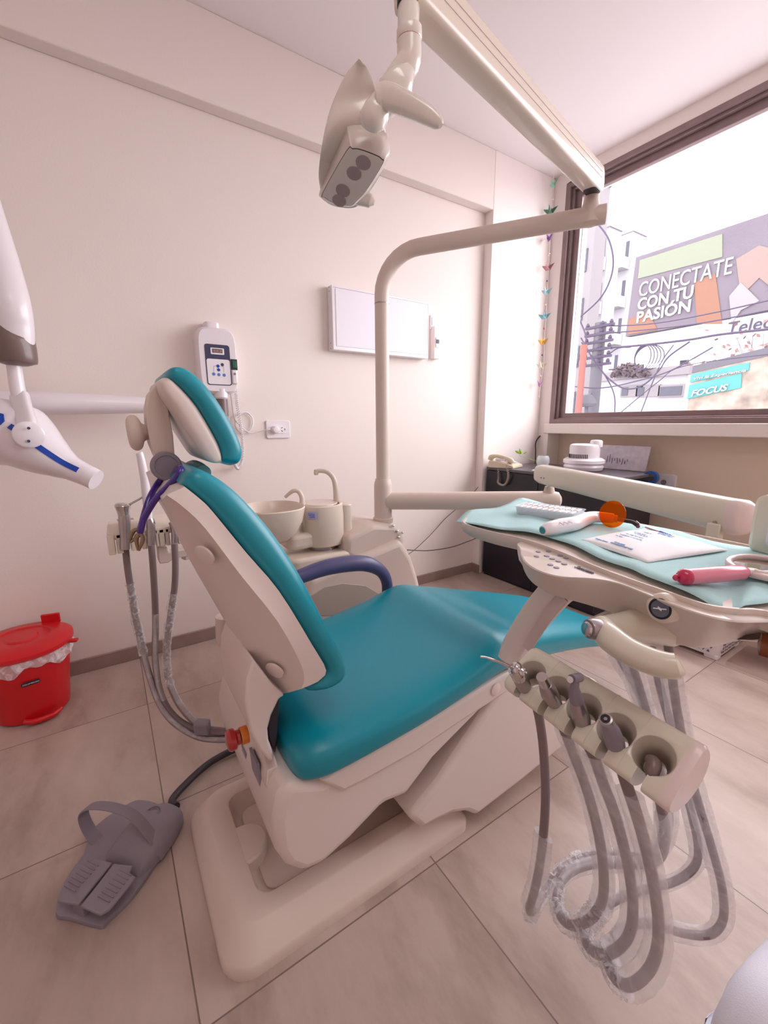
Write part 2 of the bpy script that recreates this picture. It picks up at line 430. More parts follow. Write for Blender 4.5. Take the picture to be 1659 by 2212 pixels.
# lift arm fairing
lf = yz([(885, 1770), (950, 1690), (1037, 1558), (1090, 1478), (1190, 1430), (1297, 1474), (1297, 1492), (1236, 1600), (1130, 1688), (1030, 1766), (1008, 1757), (975, 1762), (945, 1776), (912, 1795)], -.73)
mk('lift_arm', *extr(lf, 'x', -1.27, -.73), S, chair, bevel=.03, seg=3)
lf2 = yz([(895, 1770), (1060, 1500), (1200, 1450), (1230, 1600), (1040, 1740), (930, 1775)], -.76)
mk('hinge_block', *extr([(a, max(b, .02)) for a, b in lf2], 'x', -1.2, -.78), M['creamd'], chair, bevel=.02)
# seat housing, drop shaped in side view
hs = yz([(625, 1692), (603, 1730), (592, 1790), (600, 1850), (620, 1878), (655, 1890), (700, 1870), (760, 1815), (830, 1741), (880, 1722), (940, 1640), (1030, 1548), (1092, 1478), (1090, 1450), (900, 1570), (700, 1688)], -.735)
mk('seat_housing', *extr(hs, 'x', -1.265, -.735), S, chair, bevel=.03, seg=4, ang=25)
# rear face of the housing
rf = yz([(532, 1485), (523, 1530), (522, 1580), (530, 1640), (543, 1690), (562, 1735), (582, 1790)], -1.0) + [(.34, .20), (.6, .22), (.6, .40), (.27, .415), (.238, .50), (.236, .56)]
mk('rear_housing', *loft([[V((-1.0, a, b)) for a, b in rf], [V((-.80, a, min(.46, max(.30, b)))) for a, b in rf]]), S, chair, bevel=.008, seg=2, ang=40)
rf2 = [(a + .03, b) for a, b in rf[:7]] + [(a + .012, b) for a, b in rf[7:]]
mk('rear_housing', *extr(rf2, 'x', -1.22, -1.0), S, chair, bevel=.012, seg=3, ang=30)
rail = yz([(690, 1690), (900, 1572), (1092, 1455), (1190, 1420), (1196, 1436), (1105, 1492), (1000, 1560), (900, 1628), (790, 1690), (740, 1715)], -.727)
mk('seat_rail', *extr(rail, 'x', -1.273, -.727), S, chair, bevel=.012, seg=3)
for px, py in ((1070, 1488),):
    c = Xp(px, py, -.727); mk('bolt_cover', *lathe([(.018, 0), (.018, .003), (.014, .0045)], c, X, 24), M['palepink'], chair)
# seat and leg rest, one upholstered pad
st = [(.254, .20, .500, .466), (.259, .245, .515, .450), (.277, .270, .530, .438), (.315, .283, .539, .435), (.36, .286, .541, .436), (.45, .286, .543, .441), (.6, .287, .553, .456), (.75, .287, .577, .480),
      (.84, .285, .602, .492), (.89, .282, .607, .491), (.96, .272, .590, .480), (1.1, .245, .552, .444), (1.3, .222, .497, .395), (1.5, .208, .436, .340), (1.68, .19, .365, .275), (1.79, .162, .307, .232), (1.86, .125, .265, .208), (1.90, .075, .236, .203), (1.915, .03, .222, .207)]
rings = []
q = [V((a, b, 0)) for a, b, c, d in st]; q2 = [V((a, c, d)) for a, b, c, d in st]
qa, qb = cat(q, 4), cat(q2, 4)
for a, b in zip(qa, qb):
    hw = max(a.y, .01); zt, zb = b.y, b.z; zm = (zt + zb) / 2; hh = (zt - zb) / 2
    ring = []
    for xx, zz in se(hw, hh, 5.0, 44):
        if zz > 0:                                  # slightly dished top
            zz -= .010 * (1 - (xx / hw) ** 2) * (zz / hh) if a.x < 1.0 else 0
            e = max(0, abs(xx) / hw - .72) / .28; zz -= .012 * e * e
        ring.append(V((CX + xx, a.x, zm + zz)))
    rings.append(ring)
mk('seat_pad', *loft(rings), M['teal'], chair, sub=1)
# upholstery built of rounded sections strung between a front and a back edge
def stad(hw, hh, r, k=5):
    r = min(r, hh * .98, hw * .98)
    return rrect(-hw, hw, -hh, hh, r, k)
def padloft(name, pairs, x, half, m, round_=.9, end=.25):
    rings = []
    F_ = cat([Xp(p[0], p[1], x) for p, _ in pairs], 3); B_ = cat([Xp(q[0], q[1], x) for _, q in pairs], 3); n = len(F_)
    for i, (f, b) in enumerate(zip(F_, B_)):
        c = (f + b) / 2; v = (f - b); v.x = 0; hh = v.length / 2; v.normalize()
        hw = half(c.z) if callable(half) else half
        t = min(i, n - 1 - i) / (n - 1)
        hw *= 1 - end * max(0, 1 - t / .14) ** 2.2
        rings.append([V((CX + a, c.y, c.z)) + v * d for a, d in stad(hw, hh, hh * round_)])
    return mk(name, *loft(rings), m, chair, sub=1)
tap = lambda z: .245 - .05 * max(0, (z - .75) / .4) ** 1.5
padloft('back_pad', [((408, 1036), (400, 1054)), ((440, 1021), (410, 1062)), ((476, 1034), (432, 1079)), ((520, 1064), (462, 1107)), ((566, 1111), (500, 1151)), ((613, 1169), (545, 1210)),
    ((660, 1248), (600, 1272)), ((702, 1332), (644, 1340)), ((738, 1403), (678, 1402)), ((757, 1446), (704, 1446)), ((754, 1474), (704, 1462)), ((730, 1491), (694, 1472)), ((694, 1500), (674, 1486)), ((668, 1506), (660, 1496))], -.752, lambda z: tap(z) - .001, M['teal'], .92, .10)
# shell: side band, slanted edge and flat rear
fr = yz([(408, 1058), (445, 1088), (470, 1114), (539, 1200), (608, 1282), (676, 1395), (706, 1450), (688, 1474)], -.752)
cr = yz([(366, 1076), (400, 1100), (450, 1148), (525, 1248), (601, 1344), (649, 1433), (656, 1468), (650, 1487)], -.757)
bk = yz([(356, 1088), (378, 1118), (404, 1165), (446, 1250), (500, 1345), (555, 1440), (590, 1492), (604, 1505)], -.84)
rings = []
hw = lambda z: tap(z)
for f, c, b in zip(fr, cr, bk):
    F, C_, B_ = hw(f[1]), hw(c[1]), hw(b[1])
    pts = [(-F, f), (-F - .001, ((f[0] + c[0]) / 2, (f[1] + c[1]) / 2)), (-C_, c), (-(C_ - .045), ((c[0] + b[0]) / 2 - .0, (c[1] + b[1]) / 2)), (-(B_ - .095), b), (0, (b[0] - .006, b[1] - .004))]
    ring = [V((CX - s * a, p[0], p[1])) for s in (1,) for a, p in pts] + [V((CX + a, p[0], p[1])) for a, p in pts[::-1][1:]]
    rings.append(ring)
def smooth_rings(rings, k=3):
    n = len(rings[0]); cols = [cat([r[j] for r in rings], k) for j in range(n)]
    return [[cols[j][i] for j in range(n)] for i in range(len(cols[0]))]
sh = mk('back_shell', *loft(smooth_rings(rings)), S, chair)
for px, py in ((440, 1200), (592, 1448)):
    p = Xp(px, py, -.805)
    mk('bolt_cover', *lathe([(.021, 0), (.021, .004), (.017, .0055)], p + V((0, .002, .001)), V((.55, -.75, -.35)), 24), S, chair)
# hinge bracket between seat and back
br = yz([(548, 1425), (590, 1480), (616, 1503), (604, 1510), (587, 1545), (579, 1575), (581, 1600), (589, 1622), (594, 1640), (585, 1648), (560, 1620), (540, 1580), (530, 1520), (533, 1470)], -.80)
mk('hinge_bracket', *extr(br, 'x', -1.03, -.80), S, chair, bevel=.006, seg=2)
br2 = yz([(604, 1522), (612, 1522), (606, 1610), (602, 1642), (590, 1616), (585, 1570)], -.80)
mk('hinge_slot_shade', *extr(br2, 'x', -1.02, -.82), M['dark'], chair, bevel=.004)  # black block painting the shade in the slot between bracket and seat
# emergency button and rating plates on the rear face
c = Yp(521, 1590, .178)
mk('button_collar', *lathe([(.019, 0), (.019, .016)], c + V((0, .014, 0)), -Y, 24), M['orangebtn'], chair)
mk('stop_button', *lathe([(.016, 0), (.016, .006), (.022, .010), (.024, .02), (.02, .026), (.008, .029)], c + V((0, -.004, 0)), -Y, 28), M['redbtn'], chair, label='red mushroom stop button')
for px, py, hwid, hh in ((553, 1660, .030, .036), (531, 1640, .018, .030)):
    c = Yp(px, py, .2065)
    mk('rating_plate', *obox(c, X, V((0, -.05, 1)), Y, hwid, hh, .003), M['btngrey'], chair, smooth=False)
# far armrest
ap = [Xp(px, py, -1.335) for px, py in [(610, 1262), (655, 1243), (705, 1226), (760, 1217), (795, 1219), (822, 1233), (835, 1256), (836, 1290), (830, 1330)]]
mk('armrest', *tube(ap, [.023, .026, .029, .031, .030, .024, .022, .022, .022], 16, 5), M['armblue'], chair, label='dark blue curved armrest')
bl = [Xp(px, py, -1.29) for px, py in ((487, 1330), (492, 1380), (510, 1402))]
mk('side_cover', *tube(bl, [.03, .034, .02], 16, 4), M['creamd'], chair)
# head support: post, gear plate, knob, arm, head pad
hx = -1.0
gp = yz([(352, 985), (372, 984), (383, 1000), (384, 1020), (395, 1042), (402, 1058), (372, 1065), (355, 1040), (343, 1020), (334, 1005), (338, 990)], -.96)
mk('support_post', *extr(gp, 'x', -1.04, -.96), M['greyp'], chair, bevel=.006)
c = Xp(359, 1007, -.955)
mk('pivot_disc', *lathe([(.029, 0), (.029, .009), (.026, .012), (.022, .012), (.021, .010)], c + V((-.004, 0, 0)), X, 32), M['greyp'], chair)
ar = yz([(345, 820), (322, 850), (316, 880), (318, 920), (325, 960), (338, 990), (352, 984), (372, 984), (378, 990), (374, 940), (366, 900), (362, 875), (385, 868), (402, 862), (385, 840)], -.965)
mk('head_arm', *extr(ar, 'x', -1.035, -.965), M['creamd'], chair, bevel=.013, seg=4)
kn = Xp(291, 935, -1.0)
mk('knob', *lathe([(.008, -.0135), (.024, -.0135), (.034, -.009), (.038, -.0), (.034, .009), (.024, .013), (.014, .014), (.013, .050)], kn, V((.0, 1, .05)), 16), M['creamd'], chair, sub=1, bevel=0)
hB = [(353, 812), (364, 818), (380, 831), (402, 853), (422, 877), (438, 902), (454, 930), (467, 955), (474, 978), (475, 994), (483, 1003)]
hF = [(356, 803), (372, 794), (396, 795), (422, 811), (448, 838), (473, 872), (495, 908), (513, 944), (523, 974), (517, 998), (500, 1009)]
padloft('head_pad', list(zip(hF, hB)), -.90, .118, M['teal'], .9, .35)
hR = [(346, 818), (345, 828), (352, 852), (368, 875), (385, 902), (403, 932), (421, 960), (438, 986), (452, 998), (464, 1000), (474, 1002)]
padloft('head_shell', list(zip([(a + 2, b) for a, b in hB], hR)), -.90, .114, S, .8, .35)
# rounded neck piece behind the top of the back pad
nk = [Dp(402, 1022, .93), Dp(420, 1016, .90), Dp(440, 1022, .87)]
mk('neck_cover', *tube(nk, [.018, .022, .016], 20, 4), mat('covered_vinyl', (.10, .27, .27), .3), chair)

# ------------------------------------------------------------------ delivery unit standing behind the chair
PX, PY = -1.70, 1.10
unit = root('dental_unit', (-1.7, 1.0, 0), 'cream dental unit with spittoon bowl, water column and tall support pole behind the chair', 'dental unit')
U = M['creamd']; UC = M['cream']
xf = -1.56
bp = yz([(912, 1275), (906, 1250), (892, 1205), (868, 1166), (782, 1201), (672, 1252)], xf)
body = bp + [(.60, .45), (.60, .02), (1.33, .02), (1.31, .2)]
body = [(a, max(b, .015)) for a, b in body]
mk('body', *extr(body, 'x', -1.95, xf), U, unit, bevel=.03, seg=4)
rg = yz([(872, 1166), (866, 1146), (848, 1132), (801, 1131), (745, 1160), (741, 1200), (782, 1215)], -1.62)
rg = rg + [(.80, .50), (1.12, .5)]
mk('ridge', *extr(rg, 'x', -1.86, -1.60), U, unit, bevel=.035, seg=3, ang=20)
# arched recess on the near face
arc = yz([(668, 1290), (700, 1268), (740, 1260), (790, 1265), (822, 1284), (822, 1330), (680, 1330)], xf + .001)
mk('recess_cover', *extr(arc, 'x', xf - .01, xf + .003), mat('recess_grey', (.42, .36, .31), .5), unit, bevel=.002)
# platform and cuspidor
pf = rrect(-1.92, -1.60, .575, .90, .06)
mk('platform', *extr(pf, 'z', .585, .645), UC, unit, bevel=.015, seg=3)
cc = V((-1.73, .785, .64))
def oval(c, rx, ry, z, N=36, n=2.3):
    return [V((c.x + a, c.y + b, z)) for a, b in se(rx, ry, n, N)]
mk('turning_ring', *lathe([(.07, 0), (.07, .03)], V((-1.73, .785, .63)), Z, 36), M['steel'], unit)
pr = [(.075, .66), (.098, .668), (.102, .68), (.102, .80), (.098, .845), (.092, .85), (.085, .848), (.083, .835), (.02, .832)]
mk('cup_filler_column', *loft([oval(cc, r, r * .95, z) for r, z in pr]), UC, unit)
mk('column_wing', *extr(rrect(-1.80, -1.66, .60, .80, .04), 'z', .665, .735), UC, unit, bevel=.02)
mk('column_web', *extr([(.735, .70), (.70, .72), (.675, .78), (.665, .835), (.675, .848), (.76, .848), (.76, .70)], 'x', -1.76, -1.70), UC, unit, bevel=.01)
mk('column_side', *extr(rrect(-1.80, -1.66, .86, .912, .02), 'z', .66, .842), UC, unit, bevel=.006)
mk('cover_disc', *lathe([(.078, 0), (.075, .004), (.05, .005)], V((-1.735, .785, .846)), Z, 32), M['cream'], unit)
def spout(name, px, d, r):
    mk(name, *tube([Dp(a, b, d) for a, b in px], r, 14, 5), UC, unit)
dcol = V((-1.72, .70, .85)).dot(FW)
spout('rinse_spout', [(653, 1090), (652, 1074), (645, 1062), (635, 1060), (625, 1066), (616, 1074)], dcol, [.013, .011, .010, .009, .008, .007])
dcol = V((-1.72, .885, .85)).dot(FW)
spout('cup_spout', [(728, 1086), (726, 1060), (721, 1035), (708, 1020), (693, 1017), (683, 1018)], dcol, [.017, .014, .012, .011, .010, .010])
mk('spout_tip', *tube([Dp(684, 1015, dcol), Dp(683, 1022, dcol), Dp(683, 1026, dcol)], [.012, .012, .009], 8, 2), UC, unit)
bc = Xp(588, 1090, -1.70); bc = V((-1.70, bc.y - .0, .86))
bowl = [(.03, -.155), (.06, -.14), (.10, -.105), (.125, -.06), (.137, -.01), (.139, .0), (.135, .004), (.130, .0), (.118, -.05), (.09, -.095), (.05, -.12), (.02, -.125)]
mk('spittoon_bowl', *loft([oval(bc, r, r * .92, bc.z + h) for r, h in bowl]), UC, unit)
# sticker on the column: blue strokes on a bluish shimmer
sp = Xp(697, 1111, cc.x + .1)
sn = V((.60, -.80, 0)); su = V((.8, .6, 0))
s0 = cc + V((.60 * .109, -.80 * .104, 0)); s0.z = .812
stk = mk('sticker', *obox(s0 - su * -.012, su, Z, sn, .021, .0155, .0012), mat('shimmer_film', (.42, .42, .72), .2, metal=.3), unit, smooth=False, label='bluish shimmering sticker')
mk('sticker_print', *join([obox(s0 + su * (.012 - .003 + i * .002) + Z * z + sn * .0014, su, Z, sn, .016 - .002 * i, .0012, .0004) for i, z in enumerate((.007, .0, -.007))]), M['blue'], stk, smooth=False)
# support pole
mk('base_ring', *lathe([(.047, 0), (.049, .004), (.049, .024), (.045, .028)], V((PX, PY, .722)), Z, 40), U, unit)
mk('pole_sleeve', *lathe([(.043, .74), (.043, .905), (.040, .922), (.037, .93), (.036, .938)], V((PX, PY, 0)), Z, 40), U, unit)
jz = 1.98
E1 = V((-1.045, 1.585, 1.945))
dirn = (V((E1.x, E1.y, 0)) - V((PX, PY, 0))).normalized()
zt = 1.925
mk('pole', *tube([V((PX, PY, .93)), V((PX, PY, 1.2)), V((PX, PY, 1.715))], .032, 28, smooth=False), U, unit)
bend = [V((PX, PY, 1.715))]
R_ = .17
for i in range(0, 9):
    t = .5 * PI * i / 8
    bend.append(V((PX, PY, 1.75)) + dirn * R_ * (1 - math.cos(t)) + Z * R_ * math.sin(t))
end = V((E1.x, E1.y, 1.935)) + dirn * .052
bend += [bend[-1].lerp(end, .5), end]
mk('upper_arm', *tube(bend, .0325, 28, smooth=False), U, unit)
mk('collar', *lathe([(.033, 0), (.0335, .002), (.033, .004)], V((PX, PY, 1.713)), Z, 32), M['steel'], unit)
jp = V((E1.x, E1.y, 1.93))
mk('arm_joint', *lathe([(.036, -.02), (.032, .03), (.027, .05), (.025, .075), (.024, .08)], jp, Z, 28), U, unit)
# lower arm
L1 = V((-1.185, 1.715, .845))
d2 = (V((L1.x, L1.y, 0)) - V((PX, PY, 0))).normalized()
a0 = V((PX, PY, .83)) + d2 * .02; a1 = L1 + d2 * .02
mk('lower_arm', *tube([a0, a0.lerp(a1, .5), a1 - d2 * .03, a1 - d2 * .008, a1 + d2 * .004], [.0425, .043, .043, .038, .02], 28, smooth=False), U, unit)
mk('lower_arm_joint', *lathe([(.03, -.02), (.024, .045), (.021, .058), (.020, .064)], L1 - d2 * .03, Z, 24), U, unit)
mk('joint_bolt', *cyl(L1 - d2 * .03 + Z * .06, L1 - d2 * .03 + Z * .11, .012), M['chrome'], unit)
# small cap with screws by the sleeve
for px, py in ((848, 1135), (857, 1147), (868, 1150), (860, 1160)):
    c = Xp(px, py, -1.60)
    mk('knuckle_screw', *lathe([(.006, -.004), (.006, .004), (.002, .006)], c + V((.004, 0, 0)), V((1, -.3, .4)), 12), M['chrome'], unit)
# arm that carries the assistant's holder
hold = root('assistant_holder', (-1.4, .06, .9), 'cream instrument holder block with clip slots behind the headrest', 'instrument holder')
ax = -1.42
def AX(px, py, x=ax): return Xp(px, py, x)
p0 = AX(231, 1180); p1 = AX(400, 1172)
hy = V((0, 1, 0))
hz0, hz1 = AX(300, 1185).z, AX(300, 1150).z
y0, y1 = AX(231, 1160).y, AX(415, 1160).y
prof = [(y0, ax)]
# block with notches: build as posts plus a top plate
top = [(ax - .10, y0 + .02), (ax - .07, y0 + .004), (ax - .01, y0), (ax, y0 + .01), (ax, y1), (ax - .10, y1)]
topz = hz1
tv = []
mk('holder_plate', *loft([[V((x, y, hz1 - .015)) for x, y in top], [V((x - .0, y, hz1 + .005)) for x, y in top], [V((min(x, ax - .03) , y + .004, hz1 + .03)) for x, y in top]]), UC, hold, bevel=.006)
pxs = [231, 250, 268, 290, 300, 316, 335, 348, 362, 384, 396, 415]
for a, b in ((231, 249), (250, 265), (281, 292), (293, 303), (305, 318), (336, 344), (344, 358), (358, 369), (384, 395), (396, 412)):
    ya, yb = AX(a, 1170).y, AX(b, 1170).y
    mk('holder_tooth', *box(ax - .05, ax + (.004 if (a % 2) else .0), ya + .0008, yb - .0008, hz0 - (.004 if a > 250 else .008), hz1 + .002), UC, hold, smooth=False, bevel=.003)
slots = []
for i in range(3):
    for s in (0, 1):
        c = AX(258 + s * 26, 1119 + i * 3.6, ax - .06)
        mk('vent_slot', *obox(V((ax - .055 - i * .012, c.y, hz1 + .0305)), Y, X, Z, .006, .0012, .0006), M['btngrey'], hold, smooth=False)
br = [AX(342, 1186), AX(365, 1188), AX(368, 1198), AX(420, 1188), AX(420, 1206), AX(380, 1212), AX(366, 1222), AX(348, 1224), AX(344, 1216)]
mk('holder_bracket', *extr([(p.y, p.z) for p in br], 'x', ax - .07, ax - .03), U, hold, bevel=.004)
b0 = AX(395, 1198, ax - .05)
mk('holder_arm', *tube([b0, V((-1.55, .4, b0.z + .0)), V((-1.66, .60, .60))], .018, 12, 5, n=4), U, hold)
# ------------------------------------------------------------------ operating lamp on its spring arm
lamp = root('operating_lamp', (-.84, 1.2, 1.9), 'cream dental operating lamp hanging from a long grooved spring arm', 'operating lamp')
G = M['cream']; GW = mat('lamp_white_plastic', (.74, .68, .62), .22, coat=.5)
J = jp + Z * .075
mk('joint_pin', *cyl(J, J + Z * .10, .019), M['steel'], lamp)

# spring arm
dj = J.dot(FW)
A0 = Dp(1282, 388, dj - .03); 
A1 = Dp(880, -40, .93)
ax1 = (A1 - A0).normalized()
up = Z - ax1 * Z.dot(ax1); up.normalize(); sd = ax1.cross(up)
def sec(c, hw, hh): return [c + sd * a + up * b for a, b in se(hw, hh, 5, 28)]
mk('spring_arm', *loft([sec(A0 - ax1 * .045, .012, .016), sec(A0 - ax1 * .035, .026, .034), sec(A0 - ax1 * .01, .032, .040), sec(A0.lerp(A1, .5), .032, .040), sec(A1, .032, .040)]), G, lamp)
rc_ = A0 + ax1 * .012 - up * .0402
mk('arm_recess_shade', *loft([[rc_ + ax1 * a + sd * b - up * o for a, b in se(.036, .024, 3, 28)] for o in (-.004, .0008)]), M['dark'], lamp)  # dark plate on the underside, painted shade of the open arm end
mk('arm_groove', *join([obox(A0.lerp(A1, .5) - sd * .0325 + up * q, ax1, up, sd, (A1 - A0).length / 2 - .01, .0022, .0006) for q in (-.006, .012)] + [obox(A0.lerp(A1, .5) + sd * .0325 + up * q, ax1, up, sd, (A1 - A0).length / 2 - .01, .0022, .0006) for q in (-.006, .012)]), M['lampface'], lamp, smooth=False)
dl = .93
stem = [Dp(883, -20, dl), Dp(883, 12, dl)]
mk('stem_pin', *cyl(stem[0], stem[1], .021), M['dark'], lamp)
mk('stem', *tube([Dp(883, 10, dl), Dp(883, 18, dl), Dp(882, 60, dl), Dp(884, 66, dl), Dp(884, 86, dl), Dp(884, 92, dl)], [.016, .0195, .0195, .023, .0235, .0215], 28, smooth=False), GW, lamp)
mk('stem_ring', *lathe([(.0222, 0), (.0222, .003)], Dp(884, 93, dl), Z, 32), M['pinkd'] if False else mat('rust_ring', (.45, .2, .15), .4), lamp)
mk('elbow', *tube([Dp(884, 92, dl), Dp(884, 125, dl), Dp(878, 142, dl), Dp(862, 162, dl - .0), Dp(842, 190, dl)], [.0225, .0225, .0225, .021, .02], 28, 5), GW, lamp)
mk('yoke', *tube([Dp(886, 150, dl - .02), Dp(868, 176, dl - .02), Dp(848, 205, dl - .015), Dp(830, 232, dl)], [.010, .024, .029, .02], 20, 5, flat=1.0, n=3, up=(0, 0, 1)), GW, lamp)
# head: tall boat-shaped hood with the lens panel at its lower end
T = Dp(778, 132, .92); Bm = Dp(735, 436, .80)
hax = (Bm - T).normalized(); L_ = 1
side = Dp(900, 300, .86) - Dp(700, 300, .86); side = (side - hax * side.dot(hax)).normalized(); dep = hax.cross(side)
if dep.dot(FW) < 0: dep = -dep
secs = []
Lh = [(0, .002, .004), (.03, .014, .015), (.12, .029, .026), (.28, .044, .038), (.46, .056, .046), (.62, .063, .050), (.76, .066, .048), (.87, .062, .042), (.95, .052, .036), (1.0, .044, .03)]
offs = [(0, 0, 0), (.03, -.001, 0), (.12, -.006, 0), (.28, -.014, 0), (.46, -.022, 0), (.62, -.024, 0), (.76, -.018, 0), (.87, -.010, 0), (.95, -.004, 0), (1, 0, 0)]
def edge(pl, pr):
    return None
P0_ = Dp(765, 373, .95); pn = (-Z * .90 - FW * .36 - V((FW.y, -FW.x, 0)) * .12).normalized()
def onp(px, py, off=0.0):
    r0 = ray(px, py); t = (P0_ + pn * off - C0).dot(pn) / r0.dot(pn); return C0 + r0 * t
PO = [(697, 416), (748.5, 325), (761.5, 320.5), (779, 322), (813.6, 335), (824.5, 342.6), (827, 353.4), (792, 410), (770, 434), (761.5, 442), (746, 443), (720, 437), (701, 426)]
RO2 = [(692, 408), (744, 290), (752, 273), (782, 270), (828, 284), (841, 310), (838, 345), (797, 412), (773, 436), (762, 446), (746, 447), (716, 441), (695, 429)]
PP = cat([onp(a, b) for a, b in PO], 3, True); pc = sum(PP, V()) / len(PP)
def dpl(px, py): return onp(px, py).dot(FW)
R2 = cat([Dp(a, b, onp(a2, b2).dot(FW) + .018) for (a, b), (a2, b2) in zip(RO2, PO)], 3, True)
c2_ = sum(R2, V()) / len(R2)
R3 = [c2_ + (p - c2_) * .86 - pn * .05 + FW * .03 for p in R2]
def pscale(P, k, off): return [pc + (p - pc) * k + pn * off for p in P]
le = [(776, 132), (764, 144), (745, 172), (728, 210), (712, 255), (701, 300), (694, 345), (690, 385), (692, 410), (698, 424)]
ri = [(780, 132), (790, 144), (803, 172), (813, 205), (823, 240), (832, 280), (834, 312), (826, 350), (806, 392), (776, 434)]
rings = []
for k_, (a, b) in enumerate(zip(le, ri)):
    m_ = ((a[0] + b[0]) / 2, (a[1] + b[1]) / 2)
    d = .90 + .012 * k_ if k_ < 4 else dpl(*m_) + .055
    if k_ >= 4: d = max(d, .95)
    A_, B_ = Dp(*a, d), Dp(*b, d - .005)
    c = (A_ + B_) / 2; hw_ = (B_ - A_).length / 2; u = (B_ - A_).normalized()
    n_ = u.cross(hax).normalized()
    if n_.dot(FW) < 0: n_ = -n_
    rings.append([c + u * p + n_ * q for p, q in se(hw_, max(.004, hw_ * .55), 2.5, 32)])
hood = mk('lamp_hood', *loft(smooth_rings(rings, 3)), GW, lamp)
mk('lens_housing', *loft([R3, R2, pscale(PP, 1.03, -.003), pscale(PP, 1.0, 0)]), mat('lamp_beige_plastic', (.62, .54, .50), .3, coat=.3), lamp)
face = mk('lens_panel', *loft([pscale(PP, .985, -.001), pscale(PP, .985, .0012), pscale(PP, .975, .0016)]), M['lampface'], lamp)
mk('panel_seam', *loft([pscale(PP, 1.005, .0002), pscale(PP, 1.005, .0008), pscale(PP, .985, .0008), pscale(PP, .985, .0002)], closed=True), M['dark'], lamp)
for px, py in ((785, 350), (765, 373), (741, 410), (733, 432)):
    mk('lens', *lathe([(.0146, .0005), (.0146, .0022), (.0138, .0028), (.0134, .0022), (.002, .0022)], onp(px, py), pn, 28), M['lens'], lamp)
# grips
def grip(name, pts, r, d):
    P = [Dp(a, b, q) for (a, b), q in zip(pts, d)]
    mk(name, *tube(P, r, 18, 6, n=2.6, flat=.75), GW, lamp)
mk('grip_hub', *tube([Dp(822, 222, .885), Dp(812, 245, .88), Dp(803, 262, .88), Dp(800, 272, .885)], [.019, .024, .024, .018], 22, 4), GW, lamp)
grip('grip', [(818, 214), (838, 210), (880, 226), (920, 247), (945, 264), (952, 272)], [.022, .020, .017, .014, .010, .004], [.87, .865, .85, .835, .825, .82])
grip('grip', [(760, 428), (785, 430), (800, 434), (809, 438)], [.012, .014, .0135, .005], [1.06, 1.06, 1.06, 1.06])
# ------------------------------------------------------------------ instrument table on its arm
tbl = root('instrument_table', (-.5, .9, .95), 'cream dental instrument table on a thick arm with pressure gauge, handle and cup bar', 'instrument table')
GC = M['green_cream']
jl = L1 - d2 * .03
S0 = V((jl.x, jl.y, 0)); 
s0 = Dp(1163, 1022, V((S0.x, S0.y, 1)).dot(FW) + .01); s1 = V(Zp(1606, 1120, .975))
s1 = Dp(1615, 1122, 1.0)
av = (s1 - s0).normalized(); au = Z - av * Z.dot(av); au.normalize(); asd = av.cross(au)
def asec(c, hw, hh, n=3.2): return [c + asd * a + au * b for a, b in se(hw, hh, n, 32)]
mk('swing_arm', *loft([asec(s0 - av * .004, .014, .022), asec(s0 + av * .008, .027, .036), asec(s0 + av * .04, .031, .043), asec(s0.lerp(s1, .5), .032, .0445), asec(s1 - av * .034, .032, .044)]), GC, tbl)
mk('arm_end_cap', *loft([asec(s1 - av * .034, .0325, .0445), asec(s1 - av * .015, .0325, .0445), asec(s1 - av * .004, .028, .040), asec(s1, .022, .033)]), M['palepink'], tbl)
def onarm(px, py):
    nn = asd if asd.dot(C0 - s1) > 0 else -asd
    pl = s1 + nn * .0325; r0 = ray(px, py); t = (pl - C0).dot(nn) / r0.dot(nn); return C0 + r0 * t, nn
for px, py in ((1168, 1032), (1174, 1033)):
    c, nn = onarm(px, py); mk('screw', *lathe([(.0035, -.002), (.0035, .001)], c, nn, 12), M['steel'], tbl)
c, nn = onarm(1544, 1130)
mk('screw', *lathe([(.0065, -.003), (.006, .0015), (.003, .0015)], c, nn, 20), M['steel'], tbl)
mk('post_sleeve', *cyl(jl + Z * .075, jl + Z * .12, .017), GC, tbl)
# posts down to the table at the near end
mk('arm_post', *box(s1.x - .075, s1.x - .045, s1.y - .02, s1.y + .01, .90, s1.z - .02), M['green_cream'], tbl, bevel=.003)
# tray body
TZ = .955
ta = Zp(1003, 1127, TZ); tb = Zp(1560, 1312, TZ)
tn = Zp(1659, 1325, TZ)
# outline of the tray top, counterclockwise from its left near corner
near_ = [Zp(a, b, .955) for a, b in ((1003, 1131), (1060, 1148), (1127, 1163), (1199, 1187), (1278, 1220), (1358, 1250), (1440, 1278), (1530, 1308), (1600, 1318), (1659, 1322))]
out = [(p.x, p.y) for p in near_] + [(-.095, .72), (-.085, .98), (-.13, 1.05), (-.30, 1.07), (-.60, 1.08), (-.80, 1.05), (-.845, .97), (-.83, .84), (-.79, .76)]
op = cat([V((a, b, 0)) for a, b in out], 4, True)
tcx = V((-.46, .87, 0))
def oring(k, z, dy=0): return [V((tcx.x + (p.x - tcx.x) * k, tcx.y + (p.y - tcx.y) * k + dy, z)) for p in op]
mk('tray_top', *loft([oring(.95, .925), oring(.985, .932), oring(1.0, .942), oring(1.0, .95), oring(.99, .955), oring(.975, .955), oring(.965, .949), oring(.2, .949)]), M['creamd'], tbl)
